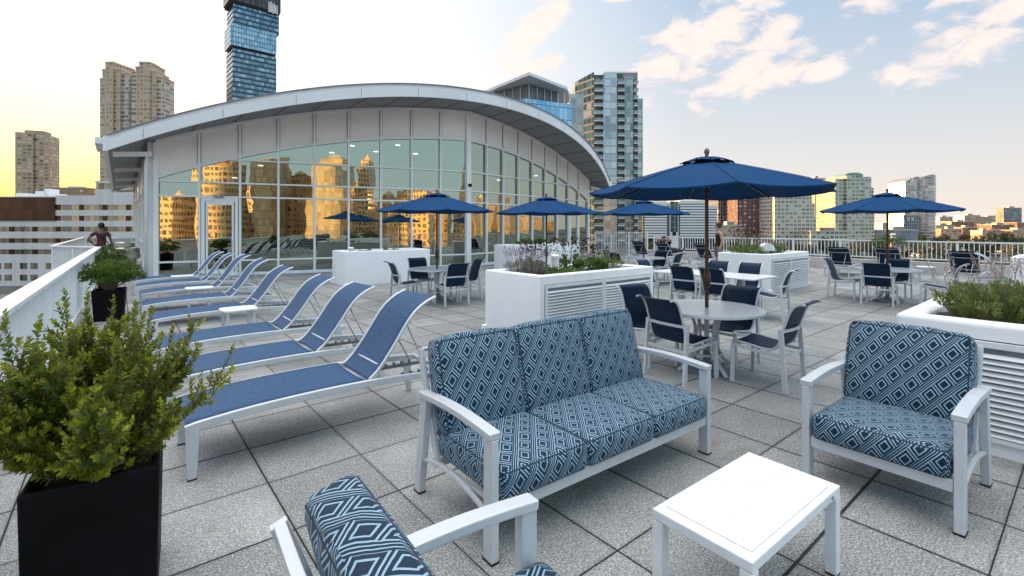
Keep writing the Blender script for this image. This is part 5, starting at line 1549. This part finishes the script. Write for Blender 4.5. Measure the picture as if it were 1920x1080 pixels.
for i in range(7): f.b2(UW-5.5+i*.85, -2.52, Hu(9-r.uniform(0,3))-GZ, UW-5.5+i*.85+.4, -2.42, Hu(-9-r.uniform(0,6))-GZ)
for i in range(4): f.b2(UW-5.5, -2.54, Hu(5-i*4)-GZ, UW+.4-i*.5, -2.53, Hu(3.7-i*4)-GZ)
f.build('roof_sign', MT['white_metal'], t)

# -- hat-roofed building
DH = 140
t, w = bthing('glass_office', 'blue glass office with a wide overhanging flat roof behind the pavilion', 905, 1085, DH, rot=0)
F_blue = facade('sky_blue_glass', (.12,.22,.32), (.16,.34,.52), (.30,.50,.66), 3.6, 1.5, .04, .96, .03, .97, metal=.9, grough=.06, blind=.08, blindc=(.35,.5,.6))
MT['grey_panel'] = facade('ribbed_grey_panels', (.20,.20,.21), (.15,.15,.165), (.22,.22,.235), 30, .55, .1, .9, 0, 1, metal=.2, grough=.5, blind=0)
def lxh(px): return (px-995)*DH/902
cy = 14
# plan: a corner building whose corner faces us at px 992
def corner_prism(name, mat, pts, z0, z1, hole=None):
    n = len(pts); vs = [(x, y, z0-GZ) for x, y in pts]+[(x, y, z1-GZ) for x, y in pts]
    return MB().add(vs, [tuple(range(n-1,-1,-1)), tuple(range(n, 2*n))]+[(i, (i+1)%n, n+(i+1)%n, n+i) for i in range(n)]).build(name, mat, t)
base = [(lxh(985),-2),(lxh(1077),5),(lxh(1077),26),(lxh(925),26),(lxh(925),5)]
corner_prism('glass_body', F_blue, base, GZ, hgt(188, DH))
corner_prism('upper_storey', MT['grey_panel'], [(lxh(992),0),(lxh(1050),9),(lxh(1050),26),(lxh(925),26),(lxh(925),9)], hgt(188, DH)+.01, hgt(158, DH))
for px in (945, 962, 976, 992, 1008, 1023, 1037, 1050):
    f = MB(); yy = 0 + abs(px-992)/62*9 if px >= 992 else (992-px)/67*9
    f.b2(lxh(px)-.12, yy-.25, hgt(188, DH)-GZ, lxh(px)+.12, yy-.02, hgt(158, DH)-GZ-.02); f.build('pilaster', MT['fascia'], t)
corner_prism('overhanging_roof', MT['fascia'], [(lxh(990),-8),(lxh(1068),6),(lxh(1085),20),(lxh(1060),34),(lxh(915),34),(lxh(905),10)], hgt(157, DH), hgt(155.5, DH)+.6)
for px in (1052, 1064, 1074): MB().b2(lxh(px)-.15, 8, hgt(188, DH)-GZ, lxh(px)+.15, 8.3, hgt(157, DH)-GZ-.01).build('roof_column', MT['fascia'], t)
t2, w = bthing('apartment_tower', 'pale gridded slab squeezed between the blue office and the tall glass tower', 1070, 1092, 175)
slab(t2, 'slab', facade('pale_grid', (.42,.42,.43), (.22,.25,.27), (.40,.42,.42), 3.1, 2.2, .1, .9, .2, .9, metal=.5, blind=.3), w*1.2, 14, hgt(176, 175))

# -- tall glass apartment tower with balconies
DG = 190
F_g1 = facade('grey_green_glass', (.36,.38,.38), (.10,.16,.18), (.30,.38,.40), 2.95, 1.55, .06, .94, .16, .93, metal=.8, grough=.1, blind=.3, blindc=(.42,.43,.42))
F_g2 = facade('grey_metal_bays', (.48,.50,.53), (.20,.25,.29), (.44,.50,.53), 2.95, 2.3, .05, .95, .12, .94, metal=.75, grough=.12, blind=.4, blindc=(.50,.53,.55))
F_g3 = facade('dark_green_glass', (.30,.29,.27), (.035,.075,.075), (.12,.19,.18), 2.95, 2.6, .04, .96, .22, .96, metal=.8, grough=.08, blind=.08)
t, w = bthing('apartment_tower', 'tall grey-green glass tower with columns of balconies, right of the pavilion roof', 1084, 1206, DG)
def lg_(px): return (px-1145)*DG/902
def seg(name, mat, pa, pb, y, py, dp=22): return blk(t, name, mat, lg_(pa), lg_(pb), y, y+dp, GZ, hgt(py, DG))
# left flank turned away from us, then the bays from left to right
f = MB(); a = (lg_(1084), 9.5); b = (lg_(1114), 0)
f.add([(a[0],a[1],0),(b[0],b[1],0),(b[0],22,0),(a[0],22,0),(a[0],a[1],hgt(140.5,DG)-GZ),(b[0],b[1],hgt(134.5,DG)-GZ),(b[0],22,hgt(134.5,DG)-GZ),(a[0],22,hgt(140.5,DG)-GZ)],
      [(0,1,5,4),(4,5,6,7),(0,4,7,3),(1,2,6,5)]).build('left_flank', F_g3, t)
seg('balcony_bay', F_g3, 1114.1, 1131, 1.6, 138); seg('front_bay', F_g2, 1131.1, 1157, 0, 137); seg('balcony_bay', F_g3, 1157.1, 1171, 1.6, 136)
seg('front_bay', F_g1, 1171.1, 1187, 0, 144); seg('balcony_bay', F_g3, 1187.1, 1196, 1.6, 150); seg('end_bay', F_g1, 1196.1, 1206, .6, 184)
blk(t, 'crown', simple('grey_crown', (.24,.25,.27), .6), lg_(1137), lg_(1200), 3.5, 20, hgt(144, DG), hgt(130.5, DG))
f = MB()
for i in range(24): xx = lg_(1137)+i*(lg_(1200)-lg_(1137))/23; f.b2(xx-.05, 3.5, hgt(130.5,DG)-GZ, xx+.05, 3.6, hgt(128.6,DG)-GZ)
f.b2(lg_(1137), 3.45, hgt(128.6,DG)-GZ, lg_(1200), 3.65, hgt(128.2,DG)-GZ)
f.build('roof_rail', MT['silver'], t)
MT['balc'] = simple('balcony_slab', (.26,.30,.32), .35, .4, .1, .3)
for (pa, pb, top) in ((1115, 1130.5, 140), (1158, 1170.5, 140), (1188, 1196, 152)):
    f = MB(); g = MB(); z = hgt(452, DG); zt = hgt(top, DG)
    while z < zt-1:
        f.b2(lg_(pa), -.9, z-GZ, lg_(pb), 1.55, z-GZ+.28); g.b2(lg_(pa), -.88, z-GZ+.30, lg_(pb), -.80, z-GZ+1.25); z += 2.95
    bo = f.build('balcony_column', MT['fascia'], t); g.build('parapet_glazing', MT['balc'], bo)

# -- two low striped blocks with a glazed stair between them
DS = 260
t, w = bthing('striped_building', 'low white building with dark horizontal strip windows beyond the parasols', 1206, 1345, DS)
def ls(px): return (px-1275.5)*DS/902
MT['strip_w'] = simple('white_spandrel', (.66,.68,.69), .6, 0, .05, .1)
MT['strip_d'] = simple('dark_strip_window', (.02,.035,.05), .12, .6, .2, .3)
for (pa, pb, top, nb) in ((1206, 1251, 381, 13), (1275, 1325, 379, 13), (1327, 1345, 389, 10)):
    f = MB(); bot = 447; st = 5.0; y_ = bot
    core = blk(t, 'glazing', MT['strip_d'], ls(pa)+.1, ls(pb)-.1, .3, 30, GZ, hgt(top, DS))
    while y_-3.1 > top:
        f.b2(ls(pa), 0, hgt(y_, DS)-GZ, ls(pb), .6, hgt(y_-3.45, DS)-GZ); y_ -= st
    f.b2(ls(pa), -.1, hgt(top+3, DS)-GZ, ls(pb), 30.1, hgt(top-3, DS)-GZ)
    f.build('spandrel_bands', MT['strip_w'], t)
blk(t, 'stair_tower', facade('stair_glass', (.35,.38,.4), (.04,.07,.08), (.08,.12,.13), 3, 3.2, .05, .95, .03, .97, metal=.7, blind=0), ls(1256), ls(1270), -.8, 12, GZ, hgt(378, DS))
blk(t, 'stair_pier', MT['strip_w'], ls(1255.2), ls(1256), -1, 12, GZ, hgt(377, DS)); blk(t, 'stair_pier', MT['strip_w'], ls(1270), ls(1271.2), -1, 12, GZ, hgt(377, DS))
MB().lathe([(.001,0),(1.1,0),(1.1,.3),(.001,.3)], 20).build('wall_emblem', MT['strip_d'], t, loc=(ls(1263), -.9, hgt(438,DS)-GZ)).rotation_euler = (R(90),0,0)
blk(t, 'emblem_panel', MT['strip_w'], ls(1256.05), ls(1269.95), -.86, -.80, GZ, hgt(435, DS))

# -- the residential row
def plain_tower(name, label, px0, px1, py, d, mat, rot=0, dp=20, crown=None, cat='building', extra=()):
    t, w = bthing(name, label, px0, px1, d, rot=rot, cat=cat)
    slab(t, 'shaft', mat, w, dp, hgt(py, d))
    slab(t, 'roof_parapet', crown or MT['cream'], w+.5, dp+.3, hgt(py, d)+.8, 0, -.2, z0=hgt(py, d)+.004)
    for (fx, fw, py2, dy, m_) in extra: slab(t, 'wing', m_, w*fw, dp, hgt(py2, d), -w/2+w*(fx+fw/2), dy)
    slab(t, 'roof_plant', MT['silver_dark'], w*.3, dp*.3, hgt(py, d)+3.2, w*.1, dp*.35, z0=hgt(py, d)+.8)
    return t, w
F_dk = facade('dark_ribs', (.34,.36,.38), (.04,.055,.07), (.13,.16,.19), 3.0, 2.2, .22, 1.0, .12, 1.0, metal=.6, grough=.15, blind=.1)
F_brown = facade('brown_grid', (.15,.075,.07), (.06,.05,.05), (.22,.20,.20), 3.0, 3.6, .45, 1.0, .35, .9, metal=.3, blind=.45, blindc=(.42,.36,.36), mull=2)
F_pink = facade('pink_masonry', (.50,.36,.30), (.10,.09,.09), (.3,.28,.26), 3.4, 3.0, .2, .8, .35, .8, metal=.3, blind=.2)
F_beige = facade('beige_grid', (.56,.53,.45), (.06,.065,.06), (.20,.21,.19), 2.95, 3.3, .15, .85, .38, .86, metal=.3, blind=.22, blindc=(.5,.47,.40), mull=2)
F_beige2 = facade('beige_green_grid', (.53,.51,.43), (.07,.10,.09), (.24,.30,.27), 2.95, 3.0, .12, .88, .34, .88, metal=.5, blind=.3, blindc=(.46,.47,.40), mull=2)
F_curv = facade('curved_silver_glass', (.48,.46,.45), (.16,.17,.18), (.46,.45,.45), 3.1, 1.8, .04, .96, .3, .95, metal=.85, grough=.08, blind=.15, blindc=(.55,.5,.46))
F_red = facade('red_brick', (.26,.11,.075), (.08,.07,.07), (.22,.2,.19), 3.4, 3.2, .25, .75, .3, .8, metal=.2, blind=.2)
F_tanlow = facade('tan_office', (.44,.31,.22), (.10,.09,.09), (.26,.24,.22), 3.3, 3.0, .1, .9, .35, .85, metal=.3, blind=.2)
F_greyb = facade('grey_blue_sheds', (.26,.28,.33), (.14,.17,.22), (.26,.30,.37), 6, 5, .02, .98, .05, .95, metal=.4, blind=0)
plain_tower('apartment_tower', 'narrow dark ribbed tower behind the striped building', 1347, 1382, 352, 420, F_dk)
plain_tower('low_block', 'low pink block with rounded end in front of the dark ribbed tower', 1348, 1396, 424, 330, F_pink, dp=16)
plain_tower('apartment_tower', 'dark red-brown apartment slab with pale window columns', 1384, 1449, 345, 390, F_brown, rot=-5, dp=30)
plain_tower('apartment_tower', 'wide beige apartment slab with stepped right end', 1451, 1524, 345, 370, F_beige, rot=4, extra=((1.0,.10,381,1,F_beige),(1.10,.05,408,2,F_beige)))
plain_tower('apartment_tower', 'grey-green tower half hidden behind the beige slab', 1528, 1548, 335, 450, F_beige2)
plain_tower('apartment_tower', 'thin distant tower left of the domed tower', 1558, 1571, 362, 640, F_tan)
plain_tower('low_block', 'brown brick hall low between the beige towers', 1555, 1571, 415, 480, F_red)
plain_tower('low_block', 'long low beige wing in front of the domed tower', 1520, 1592, 435, 350, F_beige, dp=14)
t, w = bthing('apartment_tower', 'beige-green apartment tower topped by a green copper dome', 1570, 1652, 380)
slab(t, 'left_wing', F_beige2, w*.22, 24, hgt(334, 380), -w*.39, 2.5); slab(t, 'centre', F_beige2, w*.36, 26, hgt(329, 380), -w*.10, 0)
slab(t, 'right_wing', F_beige2, w*.24, 24, hgt(331, 380), w*.20, 2); slab(t, 'end_wing', F_beige, w*.12, 20, hgt(351, 380), w*.38, 5); slab(t, 'end_wing', F_beige, w*.06, 18, hgt(375, 380), w*.47, 7)
cop = simple('green_copper', (.16,.30,.24), .6)
mb = MB(); n = 10; W2 = w*.21
vs = []
for yy in (0, 16):
    for i in range(n+1):
        a = math.pi*i/n; vs.append((-w*.10+math.cos(a)*W2, yy+.5, hgt(329,380)-GZ+math.sin(a)*2.4))
m_ = n+1; mb.add(vs, [tuple(range(m_)), tuple(range(2*m_-1, m_-1, -1))]+[(i+1, i, m_+i, m_+i+1) for i in range(n)]); mb.build('dome', cop, t)
# curved silver tower
t, w = bthing('curved_tower', 'silver glass tower with a curved front and swept top behind the right-hand parasol', 1697, 1755, 520)
def curved(name, mat, x0, x1, bul, zt0, zt1, z0=GZ, n=14):
    vs = []; fs = []
    for i in range(n+1):
        f_ = i/n; x = x0+(x1-x0)*f_; y = -bul*math.sin(math.pi*f_); z = zt0+(zt1-zt0)*f_+ (3.0*math.sin(math.pi*f_*.9))
        vs += [(x, y, z0-GZ), (x, y, z-GZ), (x, 24, z0-GZ), (x, 24, z-GZ)]
    for i in range(n): a = 4*i; b = a+4; fs += [(a, b, b+1, a+1), (a+1, b+1, b+3, a+3), (a+2, a+3, b+3, b+2)]
    fs += [(0,1,3,2), (4*n, 4*n+2, 4*n+3, 4*n+1)]
    return MB().add(vs, fs).build(name, mat, t, smooth=False)
curved('left_leaf', F_curv, -w/2, -w*.02, 3, hgt(341,520), hgt(334,520)); curved('right_leaf', F_curv, -w*.10, w/2, 6, hgt(335,520), hgt(332,520))
plain_tower('low_block', 'square grey block low beside the curved tower', 1762, 1786, 407, 900, F_tanlow)
plain_tower('warehouse', 'long grey-blue shed low between the domed tower and the curved tower', 1652, 1722, 432, 420, F_greyb, dp=16)
plain_tower('low_block', 'hazy flat-topped block behind the grey-blue shed', 1655, 1693, 418, 800, F_greyb, dp=30)
plain_tower('apartment_tower', 'lower ribbed block at the foot of the curved tower', 1694, 1724, 404, 470, F_dk)
rr = random.Random(11)
low = [(1808,1838,404,900,F_tanlow,'tan office block at the left of the far cluster'),(1830,1893,407,980,F_tanlow,'wide tan office block in the far cluster'),
       (1784,1826,416,760,F_red,'red brick block low in front of the tan offices'),(1806,1832,427,640,F_red,'small dark red brick building by the far shore'),
       (1836,1880,420,860,F_tanlow,'pale lower tan block under the wide office'),(1752,1790,423,700,F_pink,'pinkish low block right of the curved tower'),
       (1862,1900,422,640,F_red,'red brick hall with green roof at the far right'),(1881,1917,390,900,F_dk,'tall grey-green glass office at the far right'),
       (1895,1960,432,560,F_tanlow,'sunlit low block cut by the right edge'),(1905,2010,418,800,F_red,'brick block behind the sunlit one at the right edge'),
       (1766,1802,430,600,F_tanlow,'low cream building on the far shore'),(1842,1862,433,560,F_pink,'small white-fronted shore building')]
for (a, b, py, d, m_, lab) in low: plain_tower('low_block', lab, a, b, py, d, m_, rot=rr.uniform(-8, 8), dp=rr.uniform(14, 26))
t, w = bthing('gabled_hall', 'brick hall with a copper-green hipped roof at the far right', 1858, 1896, 655)
slab(t, 'wall', F_red, w, 18, hgt(426, 655)); z = hgt(426,655)-GZ; hz_ = hgt(418,655)-GZ
MB().add([(-w/2-1,-1,z),(w/2+1,-1,z),(w/2+1,19,z),(-w/2-1,19,z),(-w/2+4,9,hz_),(w/2-4,9,hz_)], [(0,1,5,4),(2,3,4,5),(1,2,5),(3,0,4),(3,2,1,0)]).build('roof', cop, t)
for (a, b, py, d) in ((1560,1705,434,1300),(1735,1860,432,1500),(1870,2050,430,1400),(1150,1330,436,1200)):
    t, w = bthing('far_skyline', 'hazy strip of distant rooftops near pixel depth %d' % d, a, b, d)
    r = random.Random(d); x = -w/2
    tag(t, {1300:'hazy row of distant rooftops behind the domed tower',1500:'hazy row of distant rooftops behind the far tan offices',1400:'hazy row of distant rooftops at the right edge',1200:'distant rooftops behind the striped building'}[d], 'skyline')
    while x < w/2:
        q = r.uniform(8, 30); blk(t, 'block', (F_tanlow, F_greyb, F_pink)[r.randrange(3)], x, x+q*.94, r.uniform(0,20), 40, GZ, hgt(py+r.uniform(-3,6), d)); x += q
# lighthouse by the shore
t = thing('lighthouse', 'small white lighthouse with red bands beyond the right railing', 'lighthouse', (*at(1675, 160), GZ))
zz = hgt(437, 160)-GZ
MB().lathe([(1.1,0),(.95,zz-2.2),(1.3,zz-2.0),(1.3,zz-1.8),(.8,zz-1.8),(.8,zz-.8),(1.0,zz-.7),(.6,zz-.2),(.001,zz)], 16).build('tower', MT['white_metal'], t, smooth=True, angle=35)
red = simple('red_paint', (.35,.05,.04), .5)
for q in (3.2, 5.0): MB().lathe([(1.12,zz-q),(1.12,zz-q+.7)], 16, cap=False).build('red_band', red, t)

# -- trees beyond the railings
def make_tree(seed, mat, hh=11., ww=8.):
    r = random.Random(seed); t = thing('tree', 'tree', 'tree'); lv = Leaves(); br = MB()
    br.tube([(0,0,0),(.1,.05,hh*.3),(-.1,.1,hh*.55)], .28, 7, .14)
    for i in range(30):
        v = rv(r); c = Vector((v.x*ww*.40, v.y*ww*.40, hh*.60+v.z*hh*.30)); s_ = r.uniform(.10, .19)*ww
        br.tube([(0,0,hh*r.uniform(.25,.5)), c*.6+Vector((0,0,hh*.22)), c], .09, 5, .03)
        sh = r.uniform(0, 1)
        for k in range(46):
            q = rv(r); lv.leaf(c+q*s_*r.uniform(.5,1.05), q+rv(r)*.6, rv(r), .75, .5, (min(1, max(0, sh*.6+r.random()*.4)), max(0, q.z)*r.random()*.6), True)
    br.build('trunk', MT['bark'], t, smooth=True, uv=False); lv.build('crown', mat, t); return t
protos = [make_tree(1,'treeleaf'), make_tree(2,'treeleaf',9.5,9), make_tree(3,'treeleaf2',9,7.5)]
r = random.Random(77); tn = [0,0,0]
spots = []
for i in range(30): spots.append((1215+i*24+r.uniform(-9,9), r.uniform(215, 330)))
for i in range(14): spots.append((1560+i*27+r.uniform(-9,9), r.uniform(80, 160)))
for i in range(10): spots.append((1730+i*22+r.uniform(-9,9), r.uniform(400, 520)))
spots += [(1290, 120), (1388, 120), (1262, 200)]
for (px, d) in spots:
    k = 2 if r.random() < .2 else r.randrange(2)
    o = protos[k] if tn[k] == 0 else copy_tree(protos[k]); tn[k] += 1
    s = r.uniform(.8, 1.2); x, y = at(px, d); place(o, (x, y, GZ), r.uniform(0, 6), None, (s, s, s*r.uniform(.85,1.1)))
    zone = 'in front of the striped building' if px < 1340 else 'before the red-brown slab' if px < 1450 else 'before the wide beige slab' if px < 1545 else 'before the domed tower' if px < 1655 else 'below the curved tower' if px < 1760 else 'before the far tan offices'
    o['label'] = ['dark green shoreline tree beyond the right-hand railing', 'broad dark shoreline tree beyond the right-hand railing', 'golden autumn tree beyond the right-hand railing'][k].replace('beyond the right-hand railing', zone)
    o['group'] = ['dark shoreline trees', 'broad shoreline trees', 'golden shoreline trees'][k] + ' ' + zone
# promenade and pier by the water
struct('promenade', MB().box(*at(1760, 115), GZ+.5, 220, 7, .9, VIEW), 'curb')
for (px, d, L_) in ((1830, 300, 120), (1900, 380, 160), (1760, 350, 90)):
    t = thing('pier', 'long low pier, %s' % {300:'nearest, in the river at the right',380:'farthest, reaching past the right edge',350:'left one, below the curved tower'}[d], 'pier', (*at(px, d), GZ), VIEW)
    MB().b2(-L_/2, -3, 1.2, L_/2, 3, 1.7).build('deck', MT['curb'], t)
    f = MB()
    for i in range(20): f.b2(-L_/2+i*L_/19.2, -2.6, 0, -L_/2+i*L_/19.2+.5, 2.6, 1.19)
    f.build('piles', MT['silver_dark'], t)

# ================================================================ THE CITY BEHIND THE CAMERA, seen in the glass
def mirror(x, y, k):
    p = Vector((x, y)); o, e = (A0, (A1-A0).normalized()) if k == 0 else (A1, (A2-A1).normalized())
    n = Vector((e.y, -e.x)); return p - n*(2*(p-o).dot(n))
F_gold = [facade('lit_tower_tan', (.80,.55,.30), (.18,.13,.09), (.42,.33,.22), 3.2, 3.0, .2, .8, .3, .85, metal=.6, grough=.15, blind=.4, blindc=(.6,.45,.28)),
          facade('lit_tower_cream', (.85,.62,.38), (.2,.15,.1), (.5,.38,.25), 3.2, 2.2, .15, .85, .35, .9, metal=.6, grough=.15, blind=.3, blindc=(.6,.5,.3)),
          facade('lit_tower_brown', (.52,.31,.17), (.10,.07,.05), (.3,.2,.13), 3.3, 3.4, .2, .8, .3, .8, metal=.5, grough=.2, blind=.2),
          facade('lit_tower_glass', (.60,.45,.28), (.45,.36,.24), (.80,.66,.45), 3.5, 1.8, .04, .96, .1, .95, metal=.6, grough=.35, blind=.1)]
back = [ # k, px0, px1, py_top, distance, material, dome, label
 (0,318,348,352,230,1,1,'domed sunlit tower'),(0,352,372,378,260,0,0,'short tan tower'),(0,388,412,385,300,0,0,'low tan slab'),(0,392,444,312,240,1,0,'broad cream tower'),
 (0,446,456,392,280,2,0,'narrow brown block'),(0,488,524,301,250,3,0,'glassy gold tower'),(0,528,556,372,330,1,0,'squat cream block'),(0,541,572,326,270,2,1,'dark domed tower'),
 (0,560,590,384,350,0,0,'tan block behind the dark tower'),(0,592,650,286,260,3,1,'brightest round-topped glass tower'),(0,655,672,378,330,0,0,'slim tan block'),(0,676,697,297,300,1,1,'slender pointed tower'),
 (0,700,742,384,380,0,0,'wide tan block'),(0,715,728,366,420,1,1,'little domed tower'),(0,742,800,369,360,1,0,'wide cream block'),(0,800,835,378,340,2,0,'brown block'),(0,846,874,392,400,0,0,'tan block by the ridge'),(0,862,873,322,420,3,0,'thin bright tower'),
 (0,398,436,352,420,0,0,'tan slab behind the cream tower'),(0,452,492,366,400,1,0,'cream block between two gold towers'),(0,500,545,350,430,2,0,'brown slab behind the gold tower'),(0,640,680,360,420,2,0,'brown slab beside the round-topped tower'),(0,732,770,388,300,1,0,'low cream hotel'),(0,772,812,396,290,0,0,'low tan hotel'),
 (1,884,893,384,1100,2,0,'brown tower far across the river'),(1,895,904,358,1300,3,1,'tapering glass spire'),(1,905,915,392,1000,0,0,'tan tower across the river'),(1,916,926,388,1000,1,0,'cream tower across the river'),
 (1,928,935,362,1300,2,0,'slim bright needle tower'),(1,937,945,388,1100,0,0,'pair of tan towers'),(1,948,957,374,1300,3,0,'stepped glass tower'),(1,957,964,398,1000,2,0,'brown mid-rise'),(1,966,975,386,1200,2,1,'rounded brown tower'),
 (1,976,992,408,1200,0,0,'low tan row'),(1,994,1012,413,1300,0,0,'lower tan row'),(1,1015,1050,416,1500,2,0,'distant low brown row')]
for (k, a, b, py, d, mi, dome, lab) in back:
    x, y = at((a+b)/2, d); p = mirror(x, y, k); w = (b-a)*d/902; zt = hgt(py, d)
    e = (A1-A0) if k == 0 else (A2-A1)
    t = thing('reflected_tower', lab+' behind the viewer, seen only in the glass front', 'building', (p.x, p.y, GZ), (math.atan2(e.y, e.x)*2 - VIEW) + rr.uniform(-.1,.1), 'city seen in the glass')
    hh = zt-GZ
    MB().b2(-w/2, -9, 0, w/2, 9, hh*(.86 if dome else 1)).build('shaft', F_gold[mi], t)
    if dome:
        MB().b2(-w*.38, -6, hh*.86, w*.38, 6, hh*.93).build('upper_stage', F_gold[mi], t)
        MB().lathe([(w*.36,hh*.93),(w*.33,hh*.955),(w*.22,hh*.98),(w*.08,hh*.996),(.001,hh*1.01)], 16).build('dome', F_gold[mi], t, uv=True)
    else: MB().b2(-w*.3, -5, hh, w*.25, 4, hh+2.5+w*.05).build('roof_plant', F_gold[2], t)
# low wooded shore and a strip of land on the far side of the water
struct('far_shore', MB().box(20, -205, GZ+1.4, 620, 26, 3.2, 0).box(1250, -520, GZ+1.8, 60, 1500, 3.6, R(14)), 'ground')
pr = [0]
for i in range(34):
    px = 310+i*17; d = rr.uniform(165, 215); x, y = at(px, d); p = mirror(x, y, 0)
    o = copy_tree(protos[i % 2]); s = rr.uniform(.7, 1.0); place(o, (p.x, p.y, GZ+1.5), rr.uniform(0, 6), 'dark tree on the wooded shore, seen in the glass front', s); o['group'] = 'trees seen in the glass'
